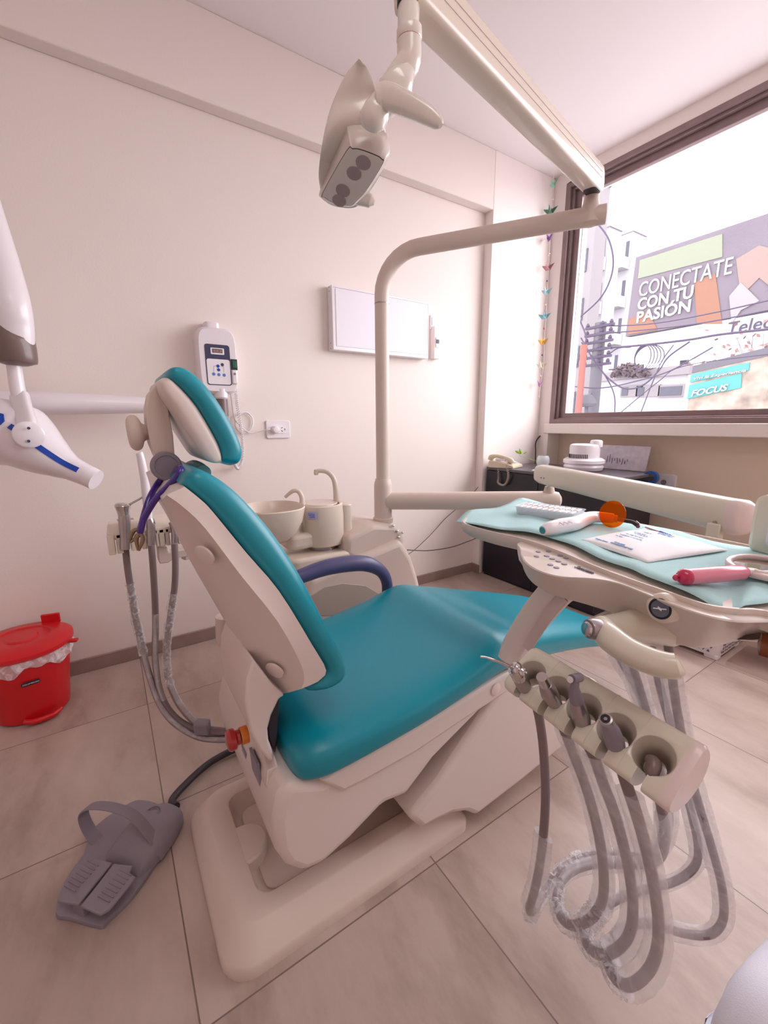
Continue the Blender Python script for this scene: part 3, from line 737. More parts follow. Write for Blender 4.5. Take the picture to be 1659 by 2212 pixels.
# deep housing under the near side, its rounded nose carries the keys
HT = [(1127, 1169), (1124, 1190), (1130, 1210), (1147, 1226), (1175, 1239), (1215, 1248), (1280, 1252), (1335, 1262), (1400, 1287), (1480, 1318), (1560, 1340), (1640, 1345)]
HB = [(1131, 1200, .93), (1129, 1222, .925), (1141, 1248, .92), (1163, 1268, .915), (1195, 1281, .91), (1240, 1293, .905), (1290, 1305, .90), (1345, 1324, .89), (1400, 1350, .88), (1465, 1377, .87), (1535, 1397, .862), (1640, 1376, .86)]
tt_ = [Zp(a, b, .946) for a, b in HT]; bb_ = [Zp(a, b, z) for a, b, z in HB]
back_ = [V((-.10, .80, 0)), V((-.12, .95, 0)), V((-.35, .95, 0)), V((-.56, .90, 0))]
def lp_(a, k): return a
tt2 = cat(tt_ + [V((p.x, p.y, .946)) for p in back_], 4, True); bb2 = cat(bb_ + [V((p.x, p.y, .90)) for p in back_], 4, True)
cen = sum(tt2, V()) / len(tt2)
def hr(P, k, z=None, dz=0): return [V((cen.x + (p.x - cen.x) * k, cen.y + (p.y - cen.y) * k, (p.z if z is None else z) + dz)) for p in P]
mid = [a.lerp(b, .5) for a, b in zip(tt2, bb2)]; mid = hr(mid, 1.005)
q1 = [a.lerp(b, .2) for a, b in zip(tt2, bb2)]; q1 = hr(q1, 1.004)
mk('table_housing', *loft([hr(bb2, .70, None, -.012), hr(bb2, .93, None, -.006), bb2, mid, q1, hr(tt2, 1.0), hr(tt2, .985, None, .002), hr(tt2, .3, None, .001)]), mat('table_plastic', (.62, .53, .47), .33, coat=.25), tbl)
PZ0 = .948
for px, py in ((1163, 1192), (1185, 1191), (1159, 1202), (1181, 1201), (1210, 1200), (1223, 1205), (1193, 1207), (1206, 1212), (1219, 1218), (1189, 1220), (1202, 1226)):
    mk('key', *lathe([(.0052, -.002), (.0052, .0006), (.0045, .0012)], Zp(px, py, PZ0), Z, 16), M['btngrey'], tbl)
ptx = Zp(1239, 1224, PZ0 + .0006); pte = Zp(1277, 1238, PZ0 + .0006)
text('panel_lettering', 'Suntem', ptx, pte - ptx, Z.cross(pte - ptx), .0145, M['navyp'], tbl, shear=.3, sx=.85)
# gauge
gc = Dp(1429, 1314, Zp(1425, 1297, .946).lerp(Zp(1430, 1386, .87), .3).dot(FW) - .004)
gn = (V((0, -1, .12))).normalized()
mk('gauge_rim', *lathe([(.0225, -.02), (.0215, .0), (.0185, .004), (.0155, .005), (.015, .003)], gc, gn, 36), M['cream'], tbl)
gg = mk('gauge_glass', *lathe([(.0152, .001), (.0152, .0055), (.0138, .0062), (.0128, .0045), (.002, .0045)], gc, gn, 36), M['dark'], tbl, label='round dark pressure gauge')
mk('gauge_dial', *lathe([(.0124, .0046), (.0124, .005), (.001, .005)], gc, gn, 32), mat('dial_blue_grey', (.10, .11, .16), .25), gg)
gu = gn.cross(X).normalized()
mk('gauge_needle', *join([obox(gc + gn * .0056, V((1, 0, .25)), gu, gn, .009, .0008, .0003), obox(gc + gn * .0056, V((1, 0, -.5)), gu, gn, .003, .0016, .0003)]), M['whitem'], gg, smooth=False)
# handle
h = [Yp(1330, 1352, .665), Yp(1312, 1350, .60), Yp(1296, 1358, .572)]
mk('handle_mount', *tube([Yp(1440, 1345, .74), Yp(1395, 1348, .70), Yp(1345, 1352, .655), Yp(1300, 1358, .60)], [.038, .030, .021, .018], 22, 5), GC, tbl)
hc = Yp(1290, 1358, .585)
mk('handle_grip', *tube([hc + V((0, .012, 0)), Yp(1318, 1378, .572), Yp(1355, 1405, .565), Yp(1400, 1426, .562), Yp(1440, 1437, .565), Yp(1464, 1438, .57), Yp(1472, 1436, .572)], [.0175, .0195, .0185, .0175, .0165, .0155, .006], 24, 6), GC, tbl)
hn = V((-.35, -1, .12)).normalized(); hb = Yp(1277, 1359, .562)
mk('handle_ring', *lathe([(.015, -.012), (.0155, 0), (.0135, .005), (.012, .005)], hb, hn, 28), M['steel'], tbl)
mk('handle_button', *lathe([(.011, 0), (.011, .008), (.009, .010), (.004, .0104)], hb, hn, 24), M['chrome'], tbl)
# curved bracket down to the bar
bk_ = [((1226, 1262), .68), ((1204, 1277), .665), ((1168, 1318), .655), ((1137, 1360), .65), ((1115, 1396), .645), ((1104, 1425), .64)]
P = [Yp(a[0], a[1], y) for a, y in bk_]
mk('curved_bracket', *tube(P, [.027, .027, .026, .0245, .023, .022], 20, 5, n=5, flat=1.0, up=(0, 1, 0)), M['shell'], tbl)
cP = [Yp(a, b, y - .026) for (a, b), y in (((1218, 1290), .665), ((1186, 1325), .655), ((1158, 1368), .65), ((1138, 1402), .645))]
mk('bracket_channel', *tube(cP, [.011, .011, .0105, .010], 12, 5, n=5, flat=.22, up=(1, 0, 0)), mat('channel_pink', (.56, .42, .40), .5), tbl)
# bar with five cups
def boolcut(o, cutters):
    """cut the shapes out of a mesh for good"""
    for v, f in cutters:
        t = mk('cut', v, f, M['dark'])
        md = o.modifiers.new('b', 'BOOLEAN'); md.operation = 'DIFFERENCE'; md.solver = 'EXACT'; md.object = t
        bpy.context.view_layer.update()
        dg = bpy.context.evaluated_depsgraph_get(); me = bpy.data.meshes.new_from_object(o.evaluated_get(dg))
        o.modifiers.remove(md); o.data = me
        bpy.data.objects.remove(t)
    for p in o.data.polygons: p.use_smooth = True
    o.data.set_sharp_from_angle(angle=math.radians(38))
f1, f5 = Zp(1147, 1455, .79), Zp(1411, 1630, .79)
bax = (f5 - f1).normalized(); sp_ = (f5 - f1).length / 4
fwd = V((bax.y, -bax.x, 0)); fwd = -fwd if fwd.y > 0 else fwd
tilt = (fwd * .60 + Z * .80).normalized(); slope = (fwd * .80 - Z * .60).normalized()
def bsec(t, k=1.0):
    P = [(-.043, .004 - .006), (-.020, 0), (.020, 0), (.040, -.004), (.044, -.014), (.034, -.032), (.006, -.044), (-.022, -.044), (-.043, -.030), (-.048, -.014)]
    P = cat2(P, 3)
    return [f1 + bax * t + slope * a * k + tilt * ((b + .02) * k - .02) for a, b in P]
T0_, T1_ = -.028, sp_ * 4 + .026
bar = mk('holder_bar', *loft([bsec(T0_ - .008, .70), bsec(T0_ - .005, .88), bsec(T0_, .97), bsec(T0_ + .008), bsec(T1_)]), GC, tbl)
cups = []
cuts = []
for i in range(5):
    face = f1 + bax * sp_ * i; cups.append(face)
    hole = face + slope * .008 - tilt * .026
    ring0 = [face + tilt * .004 + (bax * math.cos(a) + slope * math.sin(a)) * .0315 for a in [2 * PI * k / 32 for k in range(32)]]
    ring1 = [face - tilt * .001 + (bax * math.cos(a) + slope * math.sin(a)) * .0248 for a in [2 * PI * k / 32 for k in range(32)]]
    ring2 = [hole + (bax * math.cos(a) + slope * math.sin(a)) * .0135 for a in [2 * PI * k / 32 for k in range(32)]]
    ring3 = [hole - tilt * .03 + (bax * math.cos(a) + slope * math.sin(a)) * .0130 for a in [2 * PI * k / 32 for k in range(32)]]
    cuts.append(loft([ring0, ring1, ring2, ring3]))
    cuts.append(obox(hole + slope * .03 - tilt * .001, bax, slope, tilt, .0062, .032, .034))
boolcut(bar, cuts)
cupm = mat('cup_inside_shaded', (.36, .30, .245), .5)  # same cream plastic darkened: shadow inside the cups put into the colour
for i, face in enumerate(cups):
    hole = face + slope * .008 - tilt * .026
    A = [2 * PI * k / 40 for k in range(40)]
    A = [a for a in A if not (PI * .5 - .32 < a < PI * .5 + .32)]
    r1 = [face - tilt * .0016 + (bax * math.cos(a) + slope * math.sin(a)) * .0246 for a in A]
    r2 = [hole + (bax * math.cos(a) + slope * math.sin(a)) * .0133 for a in A]
    k0 = next(k for k in range(len(A)) if A[k] > PI * .5)
    r1 = r1[k0:] + r1[:k0]; r2 = r2[k0:] + r2[:k0]
    n = len(r1); vv = r1 + r2; ff = [(k, k + 1, n + k + 1, n + k) for k in range(n - 1)]
    mk('cup', vv, ff, cupm, tbl, solid=.0006)
mk('bar_end_cap', *loft([bsec(T1_, 1.01), bsec(T1_ + .010, 1.01), bsec(T1_ + .013, .95)]), M['palepink'], tbl)
for i in range(4):
    t = sp_ * (i + .5); rs = []
    for tt in (t - .0004, t + .0004):
        rs.append([f1 + bax * tt + slope * a * 1.012 + tilt * ((b + .02) * 1.012 - .02) for a, b in cat2([(-.043, -.002), (-.020, 0), (.020, 0), (.040, -.004), (.044, -.014), (.034, -.032), (.006, -.044), (-.022, -.044), (-.043, -.030), (-.048, -.014)], 3)])
    mk('bar_seam', *loft(rs), M['creamd'], tbl)
# monitor standing at the right end
mon = root('small_monitor', (-.28, 1.14, .95), 'pale cream boxy film viewer with white screen cut off by the right edge', 'viewer')
ma = Dp(1634, 1066, .775); 
mu = V((.80, -.02, 0)).normalized(); 
cmz = (.925 + ma.z) / 2
mc = V((ma.x + .10, ma.y + .03, .985))
mc = V((ma.x, ma.y, 0)) + mu * .105; mc.z = (ma.z + .955) / 2
hm = (ma.z - .955) / 2
mk('casing', *plate(mc + V((0, .03, 0)), mu, Z, .105, hm, .03, 9, 36, .006), M['green_cream'], mon)
mk('screen', *plate(mc + V((0, .002, 0)) + mu * .005, mu, Z, .085, hm - .018, .003, 12, 36, .001), M['panelw'], mon)
# ------------------------------------------------------------------ hoses and handpieces
def film(name, path, r, m=None, par=None, flat=.6, k=4, jit=.10):
    return mk(name, *tube(path, r, 12, k, n=2.2, flat=flat, jitter=jit), m or M['film'], par)
def slc(Q, a, b):
    b = min(b, len(Q) - 1); return Q[a:b - 1:4] + [Q[b]]
def pts(l): return [Dp(a, b, d) for a, b, d in l]
def hosecurve(l, k=5): return cat(pts(l), k)
def hoses(par, path, r, f0, f1, m=None, fr=2.55, crk=None):
    """hose along the path, clear sleeve between fractions f0 and f1, crinkled stretch crk"""
    Q = hosecurve(path)
    mk('hose', *tube(Q, r, 12, smooth=False), m or M['hose'], par)
    n = len(Q)
    a, b = int(n * f0), int(n * f1)
    if crk:
        c, d = int(n * crk[0]), int(n * crk[1])
        if c > a + 5: film('clear_sleeve', slc(Q, a, c), r * fr, M['film'], par, flat=.42, jit=.04)
        film('crinkled_sleeve', Q[c:d + 1:1], r * fr * .85, M['filmc'], par, flat=.8, k=2, jit=.2)
        if b > d + 5: film('clear_sleeve', slc(Q, d, b), r * fr, M['film'], par, flat=.42, jit=.04)
    else:
        film('clear_sleeve', slc(Q, a, b), r * fr, M['film'], par, flat=.42, jit=.04)
def cupax(i): return cups[i]
HR = .0078
def inst(name, label, cat_): return root(name, cups[int(cat_[0])] - Z * .05, label, cat_[1:])
cupd = [c.dot(FW) for c in cups]
grp = 'handpieces hanging in the cup bar'
# 1 three-way syringe
a = root('air_water_syringe', cups[0] - Z * .1, 'steel air and water syringe with long thin nozzle in the leftmost cup', 'dental syringe', grp)
d0 = cupd[0]
mk('body', *tube([Dp(1140, 1496, d0 - .0), Dp(1130, 1478, d0 - .018), Dp(1121, 1462, d0 - .026)], [.010, .012, .011], 18, 5), M['steel'], a)
mk('head', *tube([Dp(1121, 1464, d0 - .026), Dp(1118, 1452, d0 - .03), Dp(1112, 1444, d0 - .034), Dp(1106, 1441, d0 - .034)], [.011, .013, .012, .006], 18, 5), M['chrome'], a)
mk('nozzle', *tube([Dp(1108, 1443, d0 - .034), Dp(1082, 1431, d0 - .04), Dp(1062, 1424, d0 - .045), Dp(1050, 1420, d0 - .047), Dp(1038, 1419, d0 - .05)], [.0032, .0024, .0022, .0018, .0016], 10, 4), M['chrome'], a)
mk('trigger', *lathe([(.006, 0), (.006, .006), (.003, .008)], Dp(1128, 1452, d0 - .045), -FW + Z * .6, 16), M['chrome'], a)
hoses(a, [(1145, 1500, d0 + .006), (1160, 1530, d0), (1172, 1600, d0), (1178, 1690, d0), (1177, 1760, d0), (1171, 1830, d0), (1162, 1890, d0), (1150, 1940, d0 + .01), (1143, 1962, d0 + .03), (1150, 1968, d0 + .07), (1175, 1930, d0 + .13), (1210, 1880, d0 + .17), (1260, 1852, d0 + .2), (1330, 1845, d0 + .21), (1400, 1850, d0 + .21), (1430, 1830, d0 + .2), (1446, 1780, d0 + .19), (1440, 1700, d0 + .19), (1415, 1600, d0 + .19), (1380, 1500, d0 + .2), (1348, 1440, d0 + .2), (1318, 1390, d0 + .2)], HR, .22, .98, crk=(.40, .66))
# 2 straight coupling
a = root('handpiece', cups[1] - Z * .1, 'short steel handpiece coupling with bright ring in the second cup from the left', 'handpiece', grp)
d0 = cupd[1]
mk('body', *tube([Dp(1212, 1552, d0 - .0), Dp(1203, 1528, d0 - .01), Dp(1192, 1506, d0 - .02), Dp(1184, 1490, d0 - .026), Dp(1178, 1478, d0 - .03)], [.0075, .0095, .0125, .0125, .0095], 18, 5), M['steel'], a)
mk('coupling', *tube([Dp(1179, 1480, d0 - .03), Dp(1170, 1462, d0 - .036)], [.0085, .0080], 18, smooth=False), M['chrome'], a)
hoses(a, [(1205, 1545, d0), (1218, 1575, d0 - .01), (1235, 1620, d0 - .01), (1262, 1690, d0 - .02), (1283, 1760, d0 - .03), (1298, 1830, d0 - .03), (1304, 1890, d0 - .03), (1302, 1940, d0 - .035), (1285, 1975, d0 - .03), (1260, 1994, d0 - .02), (1232, 1998, d0), (1210, 1978, d0 + .03), (1203, 1935, d0 + .07), (1225, 1890, d0 + .12), (1280, 1868, d0 + .16), (1350, 1868, d0 + .18), (1400, 1865, d0 + .18), (1428, 1820, d0 + .18), (1432, 1750, d0 + .18), (1425, 1650, d0 + .19), (1395, 1530, d0 + .2), (1370, 1450, d0 + .2), (1350, 1390, d0 + .2)], HR, .06, .98, crk=(.34, .56))
# 3 contra-angle
a = root('handpiece', cups[2] - Z * .1, 'grey contra-angle handpiece with a small turned head in the middle cup', 'handpiece', grp)
d0 = cupd[2]
mk('body', *tube([Dp(1262, 1585, d0), Dp(1256, 1555, d0 - .01), Dp(1250, 1532, d0 - .018), Dp(1246, 1512, d0 - .024)], [.009, .0125, .0115, .0085], 18, 5), M['steel'], a)
mk('neck', *tube([Dp(1246, 1514, d0 - .024), Dp(1242, 1498, d0 - .027), Dp(1241, 1484, d0 - .029), Dp(1244, 1468, d0 - .03)], [.0095, .0085, .0060, .0048], 16, 4), M['greyp'], a)
mk('head', *cyl(Dp(1235, 1467, d0 - .037), Dp(1252, 1463, d0 - .025), .0062, 18), M['greyp'], a)
mk('head_cap', *cyl(Dp(1231, 1468, d0 - .04), Dp(1235, 1467, d0 - .037), .0045, 18), M['chrome'], a)
hoses(a, [(1258, 1575, d0), (1266, 1600, d0 - .01), (1285, 1640, d0 - .01), (1302, 1690, d0 - .02), (1325, 1750, d0 - .03), (1345, 1820, d0 - .03), (1360, 1890, d0 - .03), (1367, 1955, d0 - .03), (1362, 2010, d0 - .035), (1340, 2045, d0 - .03), (1305, 2062, d0 - .02), (1275, 2050, d0), (1262, 2015, d0 + .04), (1285, 1975, d0 + .08), (1340, 1940, d0 + .13), (1400, 1920, d0 + .16), (1460, 1903, d0 + .18), (1500, 1872, d0 + .18), (1508, 1825, d0 + .18), (1490, 1740, d0 + .18), (1470, 1640, d0 + .19), (1430, 1500, d0 + .2), (1408, 1400, d0 + .2)], HR, .09, .98, crk=(.44, .60))
# 4 open-ended motor
a = root('handpiece', cups[3] - Z * .1, 'tapered grey handpiece with an open round end in the fourth cup', 'handpiece', grp)
d0 = cupd[3]
mk('body', *tube([Dp(1335, 1632, d0), Dp(1328, 1605, d0 - .012), Dp(1320, 1580, d0 - .022), Dp(1309, 1556, d0 - .03)], [.010, .0125, .0115, .0078], 20, 5), M['greyp'], a)
nd = (Dp(1309, 1556, d0 - .03) - Dp(1320, 1580, d0 - .022)).normalized()
mk('open_end', *lathe([(.0080, -.004), (.0084, .0), (.0082, .0025), (.0060, .003), (.0055, .0012), (.0022, .001), (.0022, .0028), (.0005, .0028)], Dp(1309, 1555, d0 - .0305), nd, 24), M['steel'], a)
mk('bore', *lathe([(.0056, .0014), (.0056, .0018), (.0005, .0018)], Dp(1309, 1555, d0 - .0305), nd, 20), M['dark'], a)
hoses(a, [(1333, 1620, d0), (1340, 1650, d0 - .01), (1352, 1690, d0 - .02), (1372, 1750, d0 - .025), (1395, 1830, d0 - .03), (1412, 1910, d0 - .03), (1422, 1985, d0 - .03), (1420, 2045, d0 - .03), (1405, 2090, d0 - .03), (1378, 2120, d0 - .03), (1350, 2128, d0 - .02), (1325, 2108, d0), (1312, 2065, d0 + .04), (1335, 2015, d0 + .09), (1380, 1995, d0 + .14), (1430, 2003, d0 + .17), (1485, 2018, d0 + .19), (1535, 2018, d0 + .19), (1562, 1985, d0 + .19), (1560, 1920, d0 + .19), (1540, 1840, d0 + .19), (1510, 1740, d0 + .19), (1485, 1650, d0 + .2), (1460, 1520, d0 + .21), (1443, 1390, d0 + .22)], HR, .10, .98, crk=(.42, .52))
# 5 empty cup with a short hose behind
a = root('spare_hose', cups[4] - Z * .1, 'loose grey hose hanging from the empty rightmost cup', 'hose', None)
d0 = cupd[4]
mk('hook', *tube([Dp(1400, 1640, d0 + .004), Dp(1412, 1648, d0 - .004), Dp(1408, 1668, d0 - .012), Dp(1404, 1682, d0 - .012)], [.006, .009, .008, .004], 12, 4), M['brown'], a)
hoses(a, [(1408, 1660, d0 + .01), (1418, 1700, d0 + .02), (1430, 1750, d0 + .03), (1437, 1800, d0 + .05), (1432, 1840, d0 + .08), (1415, 1860, d0 + .12), (1395, 1850, d0 + .18), (1385, 1800, d0 + .24)], HR * .85, .30, .95)
a['label'] = 'loose grey hose hanging from the empty rightmost cup'
# assistant's hoses and instruments
hd = V((ax, .06, .9)).dot(FW)
g2 = 'instruments clipped in the assistant holder'
def yh(px, py, x=ax + .008): return Xp(px, py, x)
s_ = root('air_water_syringe', yh(268, 1150), 'steel air and water syringe clipped at the left end of the assistant holder', 'dental syringe', g2)
mk('body', *tube([yh(270, 1186), yh(270, 1160), yh(269, 1130), yh(268, 1112)], [.013, .013, .0155, .015], 18, 4), M['steel'], s_)
mk('head', *tube([yh(268, 1114), yh(266, 1102), yh(265, 1092), yh(265, 1088)], [.0145, .017, .021, .016], 18, 4), M['chrome'], s_)
mk('nozzle', *tube([yh(272, 1094), yh(285, 1087), yh(303, 1077), yh(311, 1070)], [.004, .003, .003, .0022], 10, 3), M['chrome'], s_)
def ahose(par, l, f0, f1, crk=None, r=.0095): 
    hoses(par, l, r, f0, f1, crk=crk, fr=2.0)
ahose(s_, [(271, 1185, hd), (276, 1230, hd), (284, 1280, hd), (292, 1330, hd), (305, 1390, hd - .0), (320, 1450, hd - .02), (340, 1510, hd - .04), (365, 1550, hd - .06), (400, 1578, hd - .07), (440, 1595, hd - .07), (500, 1597, hd - .07), (535, 1590, hd - .06)], .09, .93, crk=(.16, .40))
s_ = root('saliva_ejector', yh(332, 1150), 'white saliva ejector with a clear sleeve standing in the middle of the holder', 'suction handpiece', g2)
mk('body', *tube([yh(326, 1178), yh(326, 1150), yh(325, 1130), yh(322, 1120)], [.011, .012, .012, .010], 18, 4), M['steel'], s_)
mk('tip', *tube([yh(323, 1128), yh(318, 1090), yh(314, 1050), yh(310, 1020), yh(303, 985), yh(300, 978)], [.009, .011, .0115, .0115, .010, .009], 16, 4), M['white'], s_)
mk('collar', *tube([yh(318, 1130), yh(334, 1126)], [.008, .008], 12, smooth=False), M['greyp'], s_)
ahose(s_, [(327, 1178, hd), (331, 1230, hd), (335, 1300, hd - .0), (336, 1360, hd), (335, 1420, hd - .01), (345, 1490, hd - .03), (370, 1540, hd - .05), (410, 1570, hd - .06), (460, 1582, hd - .06), (520, 1582, hd - .05)], .28, .6)
s_ = root('suction_tube', yh(378, 1150), 'grey suction handpiece clipped at the right end of the assistant holder', 'suction handpiece', g2)
mk('body', *tube([yh(377, 1174), yh(377, 1155), yh(374, 1140), yh(368, 1128)], [.0095, .0095, .0075, .006], 16, 4), M['steel'], s_)
ahose(s_, [(377, 1174, hd), (379, 1220, hd), (377, 1270, hd), (368, 1330, hd), (360, 1400, hd - .0), (362, 1460, hd - .02), (380, 1510, hd - .04), (410, 1550, hd - .05), (440, 1572, hd - .055), (500, 1580, hd - .05)], .24, .9, crk=(.24, .6))
mk('cuff', *obox(Dp(437, 1570, hd - .065), V((.5, .8, -.1)), V((0, 0, 1)), V((1, -.5, 0)), .022, .018, .018), M['greyp'], s_, bevel=.004)
# violet bib clip cord round the support post
bd = V((-.96, .07, 1.07)).dot(FW)
bib = root('bib_clip_cord', Dp(340, 1080, bd), 'violet cord with two crocodile clips looped behind the chair head support', 'bib clip')
mk('cord', *tube(pts([(303, 1142, bd - .05), (312, 1118, bd - .05), (335, 1080, bd - .05), (358, 1055, bd - .05), (380, 1032, bd - .06), (390, 1018, bd - .055), (389, 1012, bd - .045), (383, 1013, bd - .03), (378, 1022, bd + .0)]), .0062, 12, 6), M['violet'], bib)
mk('cord', *tube(pts([(352, 1030, bd + .02), (338, 1048, bd + .01), (325, 1072, bd - .02), (315, 1100, bd - .04), (306, 1135, bd - .055), (303, 1150, bd - .055)]), .0062, 12, 6), M['violet'], bib)
for p, q_ in (((300, 1142), (281, 1171)), ((303, 1150), (299, 1189))):
    A_, B_ = Dp(*p, bd - .055), Dp(*q_, bd - .055)
    cr_ = (B_ - A_).normalized().cross(FW).normalized()
    for s in (1, -1):
        mk('crocodile_clip', *tube([A_, A_.lerp(B_, .35) + cr_ * .006 * s, B_ + cr_ * .001 * s], [.003, .0045, .0022], 10, 4), M['brass'], bib)
# ------------------------------------------------------------------ on and along the left wall
def onw(px, py, x=XL + .03): return Xp(px, py, x)
# x-ray film viewer
vr = root('film_viewer', (XL + .03, 1.86, 1.9), 'wide white wall-mounted x-ray film viewer behind the support pole', 'film viewer')
y0, y1 = onw(716, 620, XL + .06).y, onw(926, 700, XL + .06).y
z0, z1 = onw(717, 755, XL + .06).z, onw(717, 614, XL + .06).z
mk('casing', *box(XL, XL + .06, y0, y1, z0, z1), M['white'], vr, smooth=False, bevel=.004, seg=2)
mk('panel', *box(XL + .058, XL + .063, y0 + .022, y1 - .012, z0 + .022, z1 - .018), M['panelw'], vr, smooth=False, bevel=.001, seg=1)
mk('frame_line', *join([box(XL + .0595, XL + .0606, y0 + .012, y1 - .008, z1 - .014, z1 - .012), box(XL + .0595, XL + .0606, y1 - .0095, y1 - .0075, z0 + .01, z1 - .012)]), M['greyp'], vr, smooth=False)
for z in (z0 + .01, z0 + .04, z1 - .03, z1 - .008):
    mk('screw', *lathe([(.003, 0), (.002, .0015)], V((XL + .03, y0, z)), -Y, 8), M['dark'], vr)
sw = root('light_switch', onw(932, 697, XL), 'small white switch plate just right of the film viewer', 'switch')
p = onw(933, 697, XL)
mk('plate', *obox(V((XL + .006, p.y, p.z)), Y, Z, X, .020, .045, .006), M['whitem'], sw, smooth=False, bevel=.003)
mk('rocker', *obox(V((XL + .014, p.y, p.z + .005)), Y, Z, X, .011, .025, .003), M['white'], sw, smooth=False, bevel=.002)
sw = root('circuit_breaker', onw(936, 745, XL), 'pale box with a small black breaker lever below the switch plate', 'breaker box')
p = onw(936, 742, XL)
mk('box', *obox(V((XL + .02, p.y, p.z)), Y, Z, X, .024, .105, .02), M['wallwhite'], sw, smooth=False, bevel=.003)
mk('breaker', *obox(V((XL + .042, p.y, p.z)), Y, Z, X, .013, .032, .004), M['whitem'], sw, smooth=False, bevel=.001)
mk('lever', *obox(V((XL + .047, p.y, p.z + .006)), Y, Z, X, .010, .012, .004), M['dark'], sw, smooth=False)
# x-ray control box
xc = root('xray_control', onw(470, 780, XL), 'white x-ray control box with display and key panel behind the chair head pad', 'control box')
xw = XL + .09
def W(px, py, x=xw): return Xp(px, py, x)
yA, yB = W(428, 780).y, W(514, 780).y; zA, zB = W(470, 850).z, W(470, 706).z
yc, zc = (yA + yB) / 2, (zA + zB) / 2
def wring(x, hy, hz, n=5): return [V((x, yc + a, zc + b)) for a, b in se(hy, hz, n, 40)]
hy, hz = (yB - yA) / 2, (zB - zA) / 2
mk('casing', *loft([wring(XL, hy, hz), wring(XL + .06, hy, hz), wring(XL + .078, hy * .97, hz * .98), wring(XL + .09, hy * .9, hz * .93)]), M['white'], xc)
cp = W(457, 703, XL + .05); mk('top_cap', *extr(rrect(XL, XL + .07, cp.y - .035, cp.y + .035, .02), 'z', zB - .01, zB + .025), M['white'], xc, bevel=.004)
pA, pB = W(443, 742), W(494, 833)
yl, yr_, zt_, zb_ = W(441, 745).y, W(495, 750).y, W(443, 742).z, W(470, 832).z
pcy, pcz = (yl + yr_) / 2, (zt_ + zb_) / 2
xs = XL + .0905
def pl(name, y0, y1, z0, z1, m, dx=0.0, par=xc, r=.004): return mk(name, *extr(rrect(y0, y1, z0, z1, r), 'x', xs + dx, xs + dx + .0012), m, par, smooth=False)
kp = pl('key_panel', yl, yr_, zb_, zt_, M['navyp'], 0, r=.012)
zm_ = W(470, 776).z
pl('panel_face', yl + .004, yr_ - .004, zb_ + .004, zm_, M['whitem'], .0012, kp, r=.010)
pl('display_window', pcy - .032, pcy + .032, W(470, 766).z, W(470, 752).z, M['whitem'], .0014, kp)
pl('display', pcy - .024, pcy + .024, W(470, 764).z + .003, W(470, 753).z - .002, M['brown'], .0026, kp, r=.001)
for k in range(3): pl('digit', pcy - .020 + .015 * k, pcy - .010 + .015 * k, W(470, 763).z + .005, W(470, 755).z - .003, mat('digit_grey', (.3, .2, .2), .4) if k == 0 else bpy.data.materials['digit_grey'], .0034, kp, r=.001)
for px, py, m in ((472, 799, 'blue'), (461.5, 808, 'bluebtn'), (472.5, 809.5, 'bluebtn'), (484, 810.5, 'bluebtn'), (480, 788, 'navyp'), (470.5, 791, 'blue')):
    p = W(px, py); mk('key', *lathe([(.0078, 0), (.0078, .001), (.002, .0015)], V((xs + .0022, p.y, p.z)), X, 16), M[m], kp)
for a, b, c, d in ((461.5, 791, 461.5, 803), (461.5, 791, 468, 790), (474, 791, 483, 793), (483, 793, 483.5, 805)):
    p, q_ = W(a, b), W(c, d); p.x = q_.x = xs + .0028; mk('panel_line', *tube([p, q_], .0007, 6, smooth=False), M['greyp'], kp)
p = W(505, 788, XL + .085)
mk('switch_bezel', *obox(V((XL + .084, p.y, p.z)), Y, Z, X, .016, .026, .010), M['dark'], xc, smooth=False, bevel=.002)
mk('green_switch', *obox(V((XL + .095, p.y, p.z)), Y, Z, X, .010, .017, .003), M['green'], xc, smooth=False, bevel=.002)
p = W(506, 815, XL + .085)
mk('hand_switch', *obox(V((XL + .088, p.y, p.z)), Y, Z, X, .013, .035, .012), M['white'], xc, bevel=.006)
mk('hand_button', *lathe([(.006, 0), (.006, .002)], V((XL + .10, p.y, p.z + .015)), X, 12), M['greyp'], xc)
# bracket post and dark joint under it
p = W(478, 858, XL + .06)
mk('collar', *lathe([(.026, 0), (.033, .008), (.033, .05)], V((XL + .06, p.y, W(478, 858, XL + .06).z - .01)), Z, 24), M['white'], xc)
mk('joint', *lathe([(.028, 0), (.028, .085)], V((XL + .06, p.y, p.z - .095)), Z, 24), M['brown'], xc)
# curly cord and supply cable
def coil(a, r0, turns, rr, m, name, par, k=10):
    Q = cat([V(q) for q in a], 12); L = len(Q); path = []
    for i in range(turns * k):
        t = i / (turns * k - 1) * (L - 1); j = min(int(t), L - 2); c = Q[j].lerp(Q[j + 1], t - j)
        T = (Q[j + 1] - Q[j]).normalized(); u = T.orthogonal().normalized() if i == 0 else (u - T * u.dot(T)).normalized(); w_ = T.cross(u)
        an = 2 * PI * i / k
        path.append(c + u * r0 * math.cos(an) + w_ * r0 * math.sin(an))
    return mk(name, *tube(path, rr, 6, smooth=False), m, par)
coil([W(509, 832, XL + .07), W(512, 870, XL + .04), W(520, 920, XL + .03), W(524, 960, XL + .03), W(523, 995, XL + .03), W(514, 1012, XL + .04), W(505, 1000, XL + .05)], .007, 62, .0022, M['white'], 'curly_cord', xc)
mk('thin_cord', *tube([W(489, 845, XL + .06), W(494, 880, XL + .04), W(495, 900, XL + .03), W(491, 930, XL + .03)], .0018, 8, 5), M['white'], xc)
ca = [W(498, 845, XL + .06), W(502, 880, XL + .02), W(507, 908, XL + .015)]
